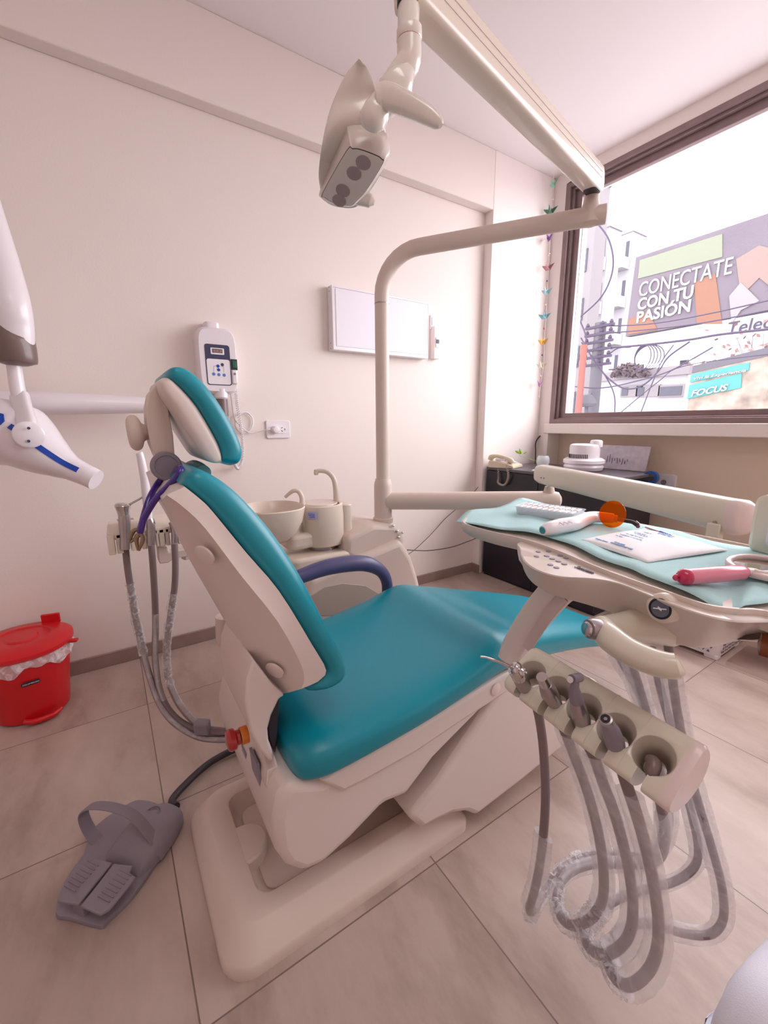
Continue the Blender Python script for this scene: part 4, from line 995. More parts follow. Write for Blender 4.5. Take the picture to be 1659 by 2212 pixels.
for k in range(17):
    an = PI * .9 + 2 * PI * k / 8; rr = 19 + (k % 3)
    ca.append(W(527 + rr * math.cos(an), 913 - rr * 1.1 * math.sin(an) * 1.0, XL + .012 + .003 * (k // 8)))
ca += [W(537, 934, XL + .02), W(560, 932, XL + .03), W(578, 928, XL + .05), W(584, 927, XL + .05)]
mk('power_cable', *tube(ca, .0032, 8, 4), M['white'], xc)
so = root('wall_socket', W(600, 927, XL), 'white double wall socket with a round plug in its left side', 'socket')
y0, y1 = W(575, 927, XL + .01).y, W(627, 927, XL + .01).y; z0, z1 = W(600, 947, XL + .01).z, W(600, 908, XL + .01).z
mk('socket_plate', *extr(rrect(y0, y1, z0, z1, .012), 'x', XL, XL + .010), M['white'], so, bevel=.004)
mk('socket_insert', *extr(rrect(y0 + .04, y1 - .026, z0 + .028, z1 - .03, .003), 'x', XL + .010, XL + .013), M['whitem'], so)
yy = y1 - .045; zz = (z0 + z1) / 2
for dy, dz, a in ((-.006, .009, .6), (-.006, -.009, -.6), (.011, 0, PI / 2)):
    mk('pin_slot', *obox(V((XL + .0135, yy + dy, zz + dz)), V((0, math.cos(a), math.sin(a))), V((0, -math.sin(a), math.cos(a))), X, .005, .0016, .0006), M['dark'], so, smooth=False)
mk('plug', *lathe([(.021, 0), (.021, .02), (.016, .028), (.006, .030)], V((XL + .011, (y0 + y1) / 2 - .022, zz - .002)), X, 28), M['white'], so)
# x-ray arm and tube head
xr = root('xray_machine', (-2.2, -.2, 1.2), 'white dental x-ray machine with wall arm, blue stripe and pointed cone at the left edge', 'x-ray machine')
pa, pb = Xp(-60, 868, -2.26), Xp(352, 876, -2.24)
mk('wall_arm', *tube([pa, pa.lerp(pb, .5), pb], [.048, .044, .033], 28, smooth=False), M['white'], xr)
dd_ = 1.52
mk('upper_arm', *tube([Dp(-60, 420, dd_ + .1), Dp(-18, 560, dd_ + .05), Dp(10, 650, dd_), Dp(24, 710, dd_), Dp(33, 770, dd_)], [.075, .078, .073, .066, .056], 40, 8, flat=.8, up=(.5, .8, 0)), M['white'], xr)
mk('elbow_cap', *tube([Dp(6, 712, dd_ - .004), Dp(24, 745, dd_), Dp(36, 772, dd_), Dp(38, 784, dd_), Dp(39, 790, dd_)], [.062, .071, .060, .053, .03], 40, 8, flat=.92, up=(.5, .8, 0)), M['brown'], xr)
mk('fork_stem', *tube([Dp(29, 780, dd_), Dp(36, 830, dd_), Dp(42, 858, dd_)], [.021, .022, .022], 20, 4), M['white'], xr)
mk('fork', *tube([Dp(42, 855, dd_ - .0), Dp(50, 885, dd_ - .035), Dp(58, 915, dd_ - .07), Dp(61, 930, dd_ - .08)], [.028, .027, .029, .02], 18, 4, n=3.5, flat=.6, up=(.5, .8, 0)), M['white'], xr)
hd0, hd1 = Dp(-40, 880, dd_), Dp(214, 1036, dd_ - .02)
hP = [Dp(-40, 905, dd_ + .02), Dp(0, 925, dd_), Dp(45, 945, dd_), Dp(90, 975, dd_ - .0), Dp(128, 998, dd_), Dp(155, 1012, dd_), Dp(196, 1031, dd_)]
head = mk('tube_head', *tube(hP, [.085, .108, .115, .086, .058, .043, .037], 32, 5), M['white'], xr)
mk('cone_ring', *tube([Dp(192, 1029, dd_), Dp(208, 1037, dd_)], [.038, .037], 28, smooth=False), M['whitem'], xr)
mk('pivot_disc', *lathe([(.043, -.02), (.043, .012), (.038, .016), (.002, .016)], Dp(62, 939, dd_ - .09), (C0 - Dp(62, 939, dd_)).normalized(), 32), M['white'], xr)
for px, py in ((62, 925), (62, 953)):
    mk('pivot_screw', *lathe([(.0045, 0), (.0045, .003)], Dp(px, py, dd_ - .106), (C0 - Dp(62, 939, dd_)).normalized(), 14), M['navyp'], xr)
# the stripe lies along the head on the side toward the room
Q = cat(hP, 5); RR = []
rl = [.085, .108, .115, .086, .058, .043, .037]
for i in range(6):
    for s in range(5): RR.append(rl[i] + (rl[i + 1] - rl[i]) * s / 5)
RR.append(rl[-1])
def stripe(i0, i1):
    ringsA = []
    for i in range(i0, i1):
        T = (Q[min(i + 1, len(Q) - 1)] - Q[max(i - 1, 0)]).normalized()
        tow = (C0 - Q[i]); tow = (tow - T * tow.dot(T)).normalized(); sd_ = T.cross(tow)
        a0_ = (.30 if i < 10 else .10) * (1 if sd_.z > 0 else -1)
        row = []
        for an in (-.04, .06) if False else (a0_ - .009 / RR[i], a0_ + .009 / RR[i]):
            an2 = an
            for rr in (RR[i] * 1.0, RR[i] + (.005 if i < 12 else .0018)):
                row.append(Q[i] + (tow * math.cos(an2) + sd_ * math.sin(an2)) * rr)
        ringsA.append([row[0], row[1], row[3], row[2]])
    mk('blue_stripe', *loft(ringsA), M['blue'], xr, smooth=False)
stripe(0, 11); stripe(11, 29)
# ------------------------------------------------------------------ red bin
bn = root('pedal_bin', (-2.2, -.35, 0), 'red plastic pedal bin with a round lid and pale liner by the left wall', 'bin')
bcx = V((-2.195, -.385, 0)); 
def bring(r, z, lx=0, n=2.2): return [bcx + V((a, b, z + lx * a)) for a, b in se(r, r, n, 40)]
mk('body', *loft([bring(.115, .0), bring(.125, .006), bring(.142, .16), bring(.155, .255), bring(.158, .30), bring(.150, .30)]), M['red'], bn)
mk('lid', *loft([bring(.168, .292), bring(.174, .298), bring(.172, .312), bring(.150, .328), bring(.10, .333), bring(.095, .328), bring(.055, .328), bring(.05, .334), bring(.01, .334)]), M['red'], bn)
ld = Xp(92, 1345, -2.24)
mk('lid_tab', *obox(bcx + V((-.115, .09, .345)), V((.2, 1, 0)), Z, V((1, -.2, 0)), .035, .022, .006), M['red'], bn, bevel=.004)
ln = []
for k, (r, z) in enumerate(((.160, .300), (.166, .285), (.170, .262), (.166, .245))):
    ln.append([bcx + V((math.cos(t) * (r + .004 * math.sin(9 * t + k)), math.sin(t) * (r + .004 * math.sin(7 * t + 2 * k)), z + (.014 * math.sin(5 * t) + .008 * math.sin(13 * t)) * (k / 3))) for t in [2 * PI * i / 60 for i in range(60)]])
mk('liner', *loft(ln, caps=False), M['liner'], bn)
mk('handle_ear', *obox(bcx + V((.06, .165, .292)), V((.3, 1, 0)), V((1, -.3, 0)), Z, .026, .012, .006), M['red'], bn, bevel=.004)
to = (C0 - bcx); to.z = 0; to.normalize(); tl = V((-to.y, to.x, 0))
pd = bcx + V((.127, -.03, .012)); tdir = V((.05, 1, 0)).normalized()
c1 = bcx + to * .128 + tl * .02
mk('foot_pedal', *tube([c1 - tl * .06 + Z * .022, c1 - tl * .03 + to * .022 + Z * .02, c1 + tl * .03 + to * .022 + Z * .02, c1 + tl * .06 + Z * .024], [.010, .012, .012, .008], 12, 4), M['red'], bn)
lc = bcx + to * .1475 + Z * .19; lv = (Z + to * .095).normalized()
lc = bcx + to * (.142 + .011) + Z * .19 + tl * .0
tlab = -tl if (-tl).dot(CM @ V((1, 0, 0))) > 0 else tl
lb = mk('label_plate', *plate(lc - to * .001, tlab, lv, .030, .0085, .0012, 6, 32), M['dark'], bn)
text('label_text', 'COLOMBRARO', lc + to * .0012 - tlab * .026 - lv * .003, tlab, lv, .0078, M['whitem'], lb, depth=.0003)
# ------------------------------------------------------------------ foot control
fc = root('foot_control', (-1.2, -.08, 0), 'grey split foot pedal with arched carrying strap on the floor left of the chair', 'foot pedal')
# outline of its base on the floor, from the photograph
ob = [(122, 1975), (150, 1985), (215, 2003), (235, 1990), (290, 1935), (340, 1860), (369, 1800), (366, 1765), (345, 1742), (310, 1732), (280, 1738), (205, 1790), (180, 1850), (140, 1910)]
bp_ = [Zp(a, b, .006) for a, b in ob]
bp_ = cat(bp_, 3, True); bcn = sum(bp_, V()) / len(bp_)
def kr(k, z): return [V((bcn.x + (p.x - bcn.x) * k, bcn.y + (p.y - bcn.y) * k, z)) for p in bp_]
mk('base', *loft([kr(1.0, .0), kr(1.01, .004), kr(1.0, .012), kr(.96, .014), kr(.2, .014)]), M['pedal'], fc)
A_ = Zp(172, 1930, .0); B_ = Zp(330, 1770, .0)
fl = (B_ - A_); fl.z = 0; flen = fl.length; fl.normalize(); fs = V((fl.y, -fl.x, 0))
O_ = Zp(172, 1985, .0)
def F(a, s, z): return O_ + fl * a + fs * s + Z * z
# body: raised dome at the far half
bs = [(.115, .062, .022), (.13, .070, .040), (.17, .074, .058), (.21, .072, .068), (.25, .062, .066), (.285, .045, .050), (.30, .030, .030)]
mk('dome', *loft(smooth_rings([[F(a, s, .008 + z) for s, z in [(x, max(0, y)) for x, y in se(hw_, h_, 3, 32)]] for a, hw_, h_ in bs], 3)), M['pedal'], fc)
for i in range(2):
    r_ = .014 + i * .006
    mk('dome_ridge', *tube([F(.235, -.012, .0752) + fl * (r_ * math.sin(t)) + fs * (r_ * math.cos(t)) for t in [PI * k / 8 for k in range(9)]], .0018, 8, 2), M['greyp'], fc)
for PL in ([(123, 1945, 0), (169, 1953, 0), (243, 1862, 1), (203, 1853, 1), (189, 1866, .9), (165, 1864, .9), (138, 1908, .4)], [(174, 1956, 0), (216, 1975, 0), (236, 1963, .1), (294, 1894, .8), (280, 1884, .9), (287, 1869, 1), (246, 1864, 1)]):
    T_ = [Zp(a, b, .058 + .014 * t) for a, b, t in PL]; B__ = [p - Z * .009 for p in T_]; n = len(T_)
    tp = mk('treadle', T_ + B__, [tuple(range(n)), tuple(range(n, 2 * n))] + [(i, (i + 1) % n, n + (i + 1) % n, n + i) for i in range(n)], M['pedal'], fc, bevel=.003)
    cT = sum(T_, V()) / n
    mk('tread_ribs', *join([obox(cT + fl * (k - 3) * .010 + Z * (.0012 + (k - 3) * .010 * .11), fs, fl, Z, .020, .0016, .0010) for k in range(7)]), M['greyp'], tp, smooth=False)
mk('pedal_block', *obox(F(.05, 0, .03), fl, fs, Z, .05, .02, .02), M['greyp'], fc, bevel=.003)
La, Ra = Zp(210, 1816, .012), Zp(356, 1846, .012)
an_ = (Ra - La).cross(Z).normalized()
def onarch(px, py):
    r0 = ray(px, py); t = (La - C0).dot(an_) / r0.dot(an_); return C0 + r0 * t
arch = [La, onarch(190, 1788), onarch(180, 1757), onarch(198, 1741), onarch(245, 1744), onarch(290, 1763), onarch(325, 1803), Ra]
mk('strap', *tube(arch, [.017, .0165, .016, .0155, .0155, .0155, .0165, .017], 16, 5, n=5, flat=.16, up=tuple(fl)), M['pedal'], fc)
E_ = F(.305, .0, .03)
mk('cable', *tube([E_, Zp(372, 1728, .02), Zp(405, 1690, .018), Zp(450, 1650, .018), Zp(500, 1622, .02), Zp(560, 1600, .03)], .0115, 16, 6), M['darkhose'], fc)
# ------------------------------------------------------------------ things on the instrument table
PZ = .9565
# paper cover draped over the table: a grid bent over the near edge
def draped():
    # edges read on the table plane: far edge and near edge, left to right
    far = [(1012, 1104), (1062, 1098), (1100, 1088), (1130, 1076), (1190, 1092), (1280, 1110), (1350, 1124), (1420, 1140), (1500, 1158), (1580, 1178), (1680, 1196), (1780, 1214)]
    near = [(984, 1128), (1040, 1146), (1100, 1166), (1195, 1200), (1280, 1237), (1350, 1262), (1420, 1290), (1500, 1308), (1562, 1328), (1600, 1300)]
    n = len(far); vs = []; m_ = 9
    fz = [.957] * 12
    nz = [.949, .957, .9570, .957, .957, .957, .957, .955, .945, .957]
    F_ = cat([Zp(a, b, z) for (a, b), z in zip(far, fz)], 4); 
    near2 = [(984, 1128), (1040, 1137), (1100, 1146), (1164, 1156), (1225, 1173), (1291, 1206), (1358, 1228), (1402, 1248), (1499, 1288), (1579, 1327), (1609, 1311), (1690, 1296)]
    nz = [.949] + [.9575] * 7 + [.956, .948, .955, .957]
    N_ = cat([Zp(a, b, z) for (a, b), z in zip(near2, nz)], 4)
    k = len(F_)
    for i in range(k):
        for j in range(m_ + 1):
            t = j / m_; p = F_[i].lerp(N_[i], t)
            p.z += .0018 * math.sin(i * .9 + j * .5) * (1 if 0 < j < m_ else .5) + .0022 * math.sin(i * .33 + 1.3) ** 2
            vs.append(p)
    fs = [(i * (m_ + 1) + j, i * (m_ + 1) + j + 1, (i + 1) * (m_ + 1) + j + 1, (i + 1) * (m_ + 1) + j) for i in range(k - 1) for j in range(m_)]
    return vs, fs
pm, nt, b = _new('mint_tray_paper'); N = nt.nodes; L = nt.links
b.inputs['Base Color'].default_value = (.44, .68, .69, 1); b.inputs['Roughness'].default_value = .85
g = N.new('ShaderNodeNewGeometry'); wv = N.new('ShaderNodeTexWave'); wv.inputs['Scale'].default_value = 55; wv.bands_direction = 'Y'
L.new(g.outputs['Position'], wv.inputs['Vector']); bpn = N.new('ShaderNodeBump'); bpn.inputs['Strength'].default_value = .4; bpn.inputs['Distance'].default_value = .001
L.new(wv.outputs['Fac'], bpn.inputs['Height']); L.new(bpn.outputs['Normal'], b.inputs['Normal'])
cov = mk('tray_paper', *draped(), pm, solid=.0006)
tag(cov, 'mint green ribbed tray paper spread over the instrument table', 'tray paper')
PT = .9585
# compartment box with teeth shades
cb = root('compartment_box', Zp(1178, 1110, PT), 'small clear plastic box with rows of white compartments at the table far left', 'plastic box')
k0, k1, k2, k3 = Zp(1110, 1093, PT + .022), Zp(1137, 1078, PT + .016), Zp(1252, 1100, PT + .016), Zp(1240, 1116, PT + .016)
bu = (k3 - k0); bu.z = 0; bl2 = bu.length; bu.normalize(); bv = V((-bu.y, bu.x, 0)); bw2 = .085
ccb = k0 + bu * bl2 / 2 + bv * bw2 / 2; ccb.z = PT
def cring(z, k): return [V((ccb.x, ccb.y, z)) + bu * a * k + bv * b_ * k for a, b_ in se(bl2 / 2, bw2 / 2, 12, 40)]
mk('tub', *loft([cring(PT, .93), cring(PT + .020, .99), cring(PT + .021, 1.03), cring(PT + .0225, 1.03), cring(PT + .0225, .98), cring(PT + .002, .91)]), M['clearp'], cb)
for i in range(10):
    for s in (-1, 1):
        c = ccb + bu * (-.5 + (i + .5) / 10) * bl2 * .93 + bv * s * bw2 * .23; c.z = PT + .012
        mk('compartment', *obox(c, bu, bv, Z, bl2 / 10 * .38, bw2 * .20, .0105), M['white'], cb, bevel=.002)
# curing light
cl = root('curing_light', Zp(1240, 1130, PT), 'white cordless curing light with a round orange shield lying on the table', 'curing light')
lp = [(1172, 1146, .015), (1185, 1142, .017), (1210, 1136, .018), (1240, 1131, .018), (1262, 1122, .018), (1282, 1117, .018), (1305, 1118, .018), (1326, 1120, .018)]
LP = [Zp(a, b_, PT + z) for a, b_, z in lp]
mk('body', *tube(LP, [.010, .0145, .0165, .0165, .016, .014, .0125, .0115], 24, 6), M['white'], cl)
mk('end_cap', *lathe([(.008, -.001), (.007, .002), (.003, .002)], LP[0], (LP[0] - LP[1]), 20), mat('teal_end', (.02, .25, .27), .3), cl)
for k in range(3):
    c = Zp(1206 + k * 9, 1127 - k * 1.6, PT + .030); mk('grip_ridge', *tube([c, c + (Zp(1218 + k * 9, 1134 - k * 2, PT + .028) - Zp(1206 + k * 9, 1127 - k * 1.6, PT + .030))], .0012, 6, smooth=False), M['whitem'], cl)
mk('neck_ring', *tube([Zp(1324, 1120, PT + .018), Zp(1334, 1121, PT + .018)], [.0085, .0085], 20, smooth=False), mat('gold_ring', (.5, .4, .1), .3, metal=.6), cl)
mk('light_guide', *tube([Zp(1332, 1121, PT + .018), Zp(1350, 1125, PT + .018), Zp(1366, 1128, PT + .018), Zp(1376, 1134, PT + .014)], [.0045, .0045, .0045, .0045], 14, 5), M['dark'], cl)
mk('guide_tip', *tube([Zp(1371, 1129, PT + .017), Zp(1377, 1134, PT + .013), Zp(1378, 1138, PT + .010)], [.006, .006, .004], 14, 3), M['redtip'], cl)
sc_ = Zp(1314, 1109, PT + .026)
scen = Zp(1322, 1118, PT + .0255); sr = .031
scn = (LP[-1] - LP[-3]).normalized()
scn = (scn * .45 - (C0 - scen).normalized() * .75).normalized()
mk('shield', *lathe([(sr, -.0009), (sr, .0009)], scen + Z * .008, scn, 40), M['orange'], cl, label='orange round eye shield')
# pouch stack
po = root('sterilization_pouch', Zp(1400, 1180, PT), 'large white sterilization pouch with blue print lying across the table', 'pouch')
pq = [Zp(1250, 1166, PT + .006), Zp(1310, 1150, PT + .010), Zp(1388, 1142, PT + .008), Zp(1574, 1190, PT + .004), Zp(1400, 1218, PT + .002), Zp(1385, 1216, PT + .002)]
def bilin(a, b_, c, d, nu, nv, f):
    vs = []
    for i in range(nu + 1):
        for j in range(nv + 1):
            s, t = i / nu, j / nv
            p = (a * (1 - s) + b_ * s) * (1 - t) + (d * (1 - s) + c * s) * t
            p = V(p); p.z += f(s, t); vs.append(p)
    fs = [(i * (nv + 1) + j, i * (nv + 1) + j + 1, (i + 1) * (nv + 1) + j + 1, (i + 1) * (nv + 1) + j) for i in range(nu) for j in range(nv)]
    return vs, fs
pu_ = lambda s, t: .013 * (math.sin(PI * s) ** .5) * (math.sin(PI * t) ** .5) + .0012 * math.sin(14 * s + 9 * t) * math.sin(PI * s) * math.sin(PI * t)
c0_, c1_, c2_, c3_ = Zp(1252, 1168, PT), Zp(1392, 1143, PT), Zp(1572, 1190, PT), Zp(1398, 1217, PT)
mk('pouch_body', *bilin(c0_, c1_, c2_, c3_, 22, 22, lambda s, t: .0015 + pu_(s, t)), M['paper'], po, solid=.001)
mk('pouch_edge', *bilin(c0_.lerp(c3_, .0) , c1_, c1_.lerp(c2_, 1.0), c3_, 4, 4, lambda s, t: .0012), M['film'], po, solid=.0005)
pd_ = (c2_ - c1_).normalized(); pe_ = (c1_ - c0_).normalized()
def onpouch(s, t):
    p = (c0_ * (1 - s) + c1_ * s) * (1 - t) + (c3_ * (1 - s) + c2_ * s) * t; p = V(p); p.z = PT + .003 + pu_(s, t); return p
rows = []; bpr = mat('blue_print', (.16, .32, .55), .6)
random.seed(3)
for s, t, ln_, h_ in [(.10, .16, .03, .0022), (.10, .40, .05, .0030), (.13, .42, .02, .002), (.30, .25, .03, .0014), (.36, .25, .05, .0014), (.42, .28, .035, .0014), (.52, .3, .03, .0014), (.58, .24, .04, .0014), (.66, .3, .05, .0014), (.74, .42, .03, .004), (.80, .42, .02, .0014)]:
    c = onpouch(s, t); x_ = 0
    if s < .2: RS = 0
    while x_ < ln_:
        w_ = random.uniform(.0012, .003)
        rows.append(obox(c + pd_ * x_ + Z * .0006, pd_, pe_, Z, w_, h_ * random.uniform(.6, 1.1), .0003)); x_ += w_ * 2 + .0016
    if s < .2: RS = len(rows)
mk('pouch_lettering', *join(rows[:RS]), bpr, po, smooth=False)
mk('pouch_lettering', *join(rows[RS:]), bpr, po, smooth=False)
# clear pouch with blue cap behind
cp_ = root('capped_probe', Zp(1415, 1150, PT), 'thin probe with a blue end in a clear strip behind the white pouch', 'dental probe')
mk('strip', *tube([Zp(1392, 1138, PT + .006), Zp(1430, 1148, PT + .007), Zp(1470, 1160, PT + .005), Zp(1550, 1184, PT + .004)], .006, 10, 4, flat=.25, up=(0, 1, 0)), M['film'], cp_)
mk('rod', *tube([Zp(1395, 1139, PT + .008), Zp(1428, 1150, PT + .009)], .0022, 10, smooth=False), M['steel'], cp_)
mk('blue_end', *tube([Zp(1426, 1149.5, PT + .009), Zp(1446, 1157, PT + .009)], .0034, 12, smooth=False), M['blue'], cp_)
# pink handle mirror
mr = root('hand_mirror', Zp(1560, 1240, PT), 'pink-handled hand mirror lying at the right end of the table', 'hand mirror')
h0, h1 = Zp(1482, 1246, PT + .013), Zp(1606, 1236, PT + .013)
hv_ = (h1 - h0).normalized()
mk('handle', *tube([h0 - hv_ * .001, h0, h0.lerp(h1, .5), h1 - hv_ * .006, h1 + hv_ * .004], [.0095, .0122, .0125, .0122, .008], 24, smooth=False), M['pink'], mr)
mk('end_ball', *lathe([(.002, -.012), (.008, -.010), (.0118, -.004), (.0124, .002), (.012, .005)], h0 - hv_ * .001, hv_, 24), M['pinkd'], mr)
mk('hang_loop', *tube([h0 - hv_ * .010 + Z * .001, h0 - hv_ * .018 + Z * .003, h0 - hv_ * .021, h0 - hv_ * .017 - Z * .003, h0 - hv_ * .010 - Z * .002], .0022, 10, 4), M['pinkd'], mr)
mcn = Zp(1648, 1226, PT + .012)
mcn = h1 + hv_ * .045 + V((0, .012, 0)); mcn.z = PT + .014
ring_ = [mcn + V((math.cos(t) * .052, math.sin(t) * .045, .004 * math.sin(t))) for t in [2 * PI * k / 40 for k in range(41)]]
mk('mirror_rim', *tube(ring_, .005, 12, smooth=False, n=3), M['palepink'], mr)
mk('mirror_glass', *lathe([(.046, -.001), (.046, .001)], mcn - Z * .001, Z, 40), M['mirror'], mr)
mk('stem', *tube([h1, h1 + hv_ * .02 - V((0, .004, 0)), h1 + hv_ * .05 - V((0, .030, 0)), h1 + hv_ * .10 - V((0, .03, 0))], [.008, .006, .005, .005], 14, 4), M['palepink'], mr)
# brown bottle under the table
bt_ = root('amber_bottle', Yp(1650, 1360, .74), 'small amber item under the right end of the instrument table', 'bottle')
mk('bottle', *lathe([(.002, 0), (.016, .003), (.018, .03), (.012, .04), (.008, .05)], Yp(1640, 1368, .74) - Z * .015, V((1, .3, 0)), 20), mat('amber_glass', (.22, .06, .01), .15), bt_)
mk('bracket', *box(Yp(1600, 1370, .74).x, -.06, .70, .78, .862, .868), M['palepink'], bt_)
# ------------------------------------------------------------------ dark cabinet and what stands on it
DZ = .865
cabn = root('cabinet', (-1.85, 2.72, 0), 'low black cabinet in the window corner behind the instrument table', 'cabinet')
CX0, CX1, CY0, CY1 = -2.30, -1.36, 2.44, 3.02
mk('carcass', *box(CX0, CX1, CY0 + .018, CY1, 0, DZ - .02), M['desk'], cabn, smooth=False, bevel=.002, seg=1)
mk('top', *box(CX0 - .004, CX1 + .004, CY0, CY1 + .02, DZ - .02, DZ), M['desktop'], cabn, smooth=False, bevel=.002, seg=1)
mk('door', *box(CX0, -1.832, CY0, CY0 + .017, .02, DZ - .024), M['desk'], cabn, smooth=False, bevel=.002, seg=1)
mk('door', *box(-1.828, CX1, CY0, CY0 + .017, .02, DZ - .024), M['desk'], cabn, smooth=False, bevel=.002, seg=1)
# telephone
ph = root('telephone', (-2.17, 2.52, DZ), 'ivory desk telephone with coiled cord at the left end of the black cabinet', 'telephone')
pv_ = V((.95, .30, 0)).normalized(); pw_ = V((-pv_.y, pv_.x, 0)); pb_ = V((-2.205, 2.52, DZ))
def PH(a, b_, z): return pb_ + pv_ * a + pw_ * b_ + Z * z
sec_ = []
for a, z in ((-.085, .045), (-.08, .052), (-.02, .050), (.06, .036), (.105, .022), (.11, .012)):
    sec_.append([PH(a, b_, zz) for b_, zz in [(-.085, 0), (.095, 0), (.095, z), (-.085, z)]])
mk('base', *loft(sec_), M['phone'], ph, bevel=.006)
mk('handset', *tube([PH(-.085, -.05, .055), PH(-.078, -.052, .075), PH(-.04, -.052, .086), PH(.03, -.052, .076), PH(.075, -.05, .058), PH(.09, -.05, .038)], [.017, .020, .013, .013, .019, .017], 16, 5, n=3), M['phone'], ph)
mk('key_pad', *obox(PH(.035, .03, .046), V((pv_.x, pv_.y, -.2)), pw_, Z, .04, .04, .002), M['whitem'], ph)
mk('handset_rest', *obox(PH(-.0, -.052, .06), pv_, pw_, Z, .04, .014, .008), M['whitem'], ph, bevel=.003)
cz = CY0 - .022
coil([PH(-.01, -.07, .02), Yp(1077, 1030, cz), Yp(1076, 1042, cz), Yp(1082, 1047, cz), Yp(1090, 1047, cz), Yp(1096, 1038, cz), Yp(1098, 1025, cz), PH(.06, -.075, .03), PH(.085, -.06, .045)], .0062, 56, .0024, mat('phone_cord', (.40, .34, .30), .4), 'coiled_cord', ph)
# glass with cutting
gv = root('plant_glass', (-2.0, 2.72, DZ), 'little glass jar with a green leaf cutting behind the telephone', 'plant')
gp_ = Zp(1120, 1000, DZ + .03)
gc_ = V((-2.045, 2.77, DZ))
mk('jar', *lathe([(.030, 0), (.040, .008), (.048, .04), (.044, .07), (.036, .085), (.034, .085), (.042, .07), (.045, .04), (.038, .01), (.002, .006)], gc_, Z, 28), M['clearp'], gv)
def leaf(name, a, b_, w_, par):
    a, b_ = V(a), V(b_); t = (b_ - a); s_ = t.cross(FW).normalized()
    v = [a, a + t * .3 + s_ * w_ * .8, a + t * .6 + s_ * w_, a + t, a + t * .6 - s_ * w_, a + t * .3 - s_ * w_ * .8, a + t * .5 + Z * .004]
    return mk(name, v, [(0, 1, 6), (1, 2, 6), (2, 3, 6), (3, 4, 6), (4, 5, 6), (5, 0, 6)], M['leaf'], par, solid=.0012)
gd = gc_.dot(FW)
leaf('leaf', Dp(1127, 980, gd), Dp(1112, 974, gd), .010, gv); leaf('leaf', Dp(1126, 981, gd), Dp(1122, 968, gd), .008, gv); leaf('leaf', Dp(1130, 981, gd), Dp(1139, 975, gd), .005, gv)
mk('stem', *tube([gc_ + Z * .03, Dp(1125, 985, gd), Dp(1127, 979, gd)], .0015, 6, 4), M['leaf'], gv)
tag(mk('paper_sheets', *obox(V((-1.83, 2.56, DZ + .004)), V((1, .25, 0)), V((-.25, 1, 0)), Z, .10, .07, .0035), M['paper'], smooth=False, bevel=.001), 'thin stack of white papers on the cabinet beside the telephone', 'papers')
tag(mk('black_cable', *tube([Yp(1156, 1006, 2.98), Yp(1157, 975, 3.0), Yp(1157, 960, 3.02), Yp(1160, 950, 3.04), Yp(1167, 941, 3.055)], [.0045, .0045, .0045, .005, .005], 10, 5), M['dark']), 'black cable rising from the cabinet to the corner under the window', 'cable')
tag(mk('thin_cable', *tube([Xp(880, 1188, -1.9), Xp(900, 1189, -2.2), Xp(930, 1189, -2.36), Xp(975, 1182, -2.37), Xp(1010, 1170, -2.37), Xp(1040, 1158, -2.33)], .003, 8, 5), M['darkhose']), 'thin dark cable sagging from the dental unit to the cabinet', 'cable')
tag(mk('thin_cable', *tube([Xp(878, 1200, -1.9), Xp(900, 1184, -2.25), Xp(935, 1150, -2.37), Xp(960, 1122, -2.37), Xp(985, 1100, -2.37), Xp(1010, 1078, -2.37), Xp(1033, 1052, -2.35)], .0022, 8, 5), M['darkhose']), 'finer dark cable climbing steeply from the dental unit to the cabinet', 'cable')
# water distiller top / fan
fn = root('water_distiller', (-1.73, 2.80, DZ), 'white rounded appliance with a slotted band on the black cabinet', 'appliance')
fc_ = V((-1.735, 2.80, DZ))
def fr_(r, z, n=2.0, sx=1.0): return [fc_ + V((a * sx, b_, z)) for a, b_ in se(r, r, n, 40)]
mk('foot', *loft([fr_(.115, 0), fr_(.125, .008), fr_(.130, .03), fr_(.122, .045)]), M['white'], fn)
mk('skirt', *loft([fr_(.122, .045), fr_(.135, .055), fr_(.134, .075), fr_(.115, .088)]), M['white'], fn)
mk('dome', *loft([fr_(.098, .085), fr_(.098, .165), fr_(.094, .178), fr_(.08, .184), fr_(.01, .185)]), M['white'], fn)
mk('knob', *lathe([(.040, 0), (.040, .035), (.034, .045), (.01, .048)], fc_ + V((.062, .03, .165)), Z, 28), M['white'], fn)
slt = []
for k in range(16):
    t = -PI / 2 - .9 + k * .11; dr = V((math.cos(t), math.sin(t), 0))
    slt.append(obox(fc_ + dr * .0985 + Z * .102, V((-dr.y, dr.x, 0)), Z, dr, .0026, .014, .0012))
mk('slot_band', *join(slt), M['dark'], fn, smooth=False)
# framed sheet, tape roll, white socket plate in the niche
tag(mk('picture_board', *obox(V((-1.62, 3.05, DZ + .085)), V((1, .02, 0)), V((0, .25, 1)), V((.02, -1, .25)), .19, .085, .004), mat('grey_board', (.50, .45, .50), .6, var=.15, vscale=25), smooth=False), 'pale grey printed board leaning behind the white appliance', 'board')
bo = bpy.data.objects['picture_board']
stl = []
random.seed(5)
for k in range(9):
    stl.append(obox(V((-1.70 + k * .018, 3.045 - .004, DZ + .06 + random.uniform(-.01, .02))) + V((0, -.006, 0)), V((random.uniform(-.2, .2), 0, 1)), X, Y, random.uniform(.008, .03), .0015, .001))
mk('board_print', *join(stl), M['navyp'], bo, smooth=False)
tp_ = Yp(1404, 1032, 2.93)
tag(mk('tape_roll', *loft([[tp_ + V((math.cos(t) * r, q_, math.sin(t) * r)) for t in [2 * PI * k / 36 for k in range(36)]] for r, q_ in ((.044, 0), (.044, .03), (.024, .03), (.024, 0))], closed=True), mat('blue_tape', (.02, .09, .32), .4)), 'blue ring of tape standing at the back right of the cabinet', 'tape roll')
sp2 = Yp(1435, 1040, YW + .14)
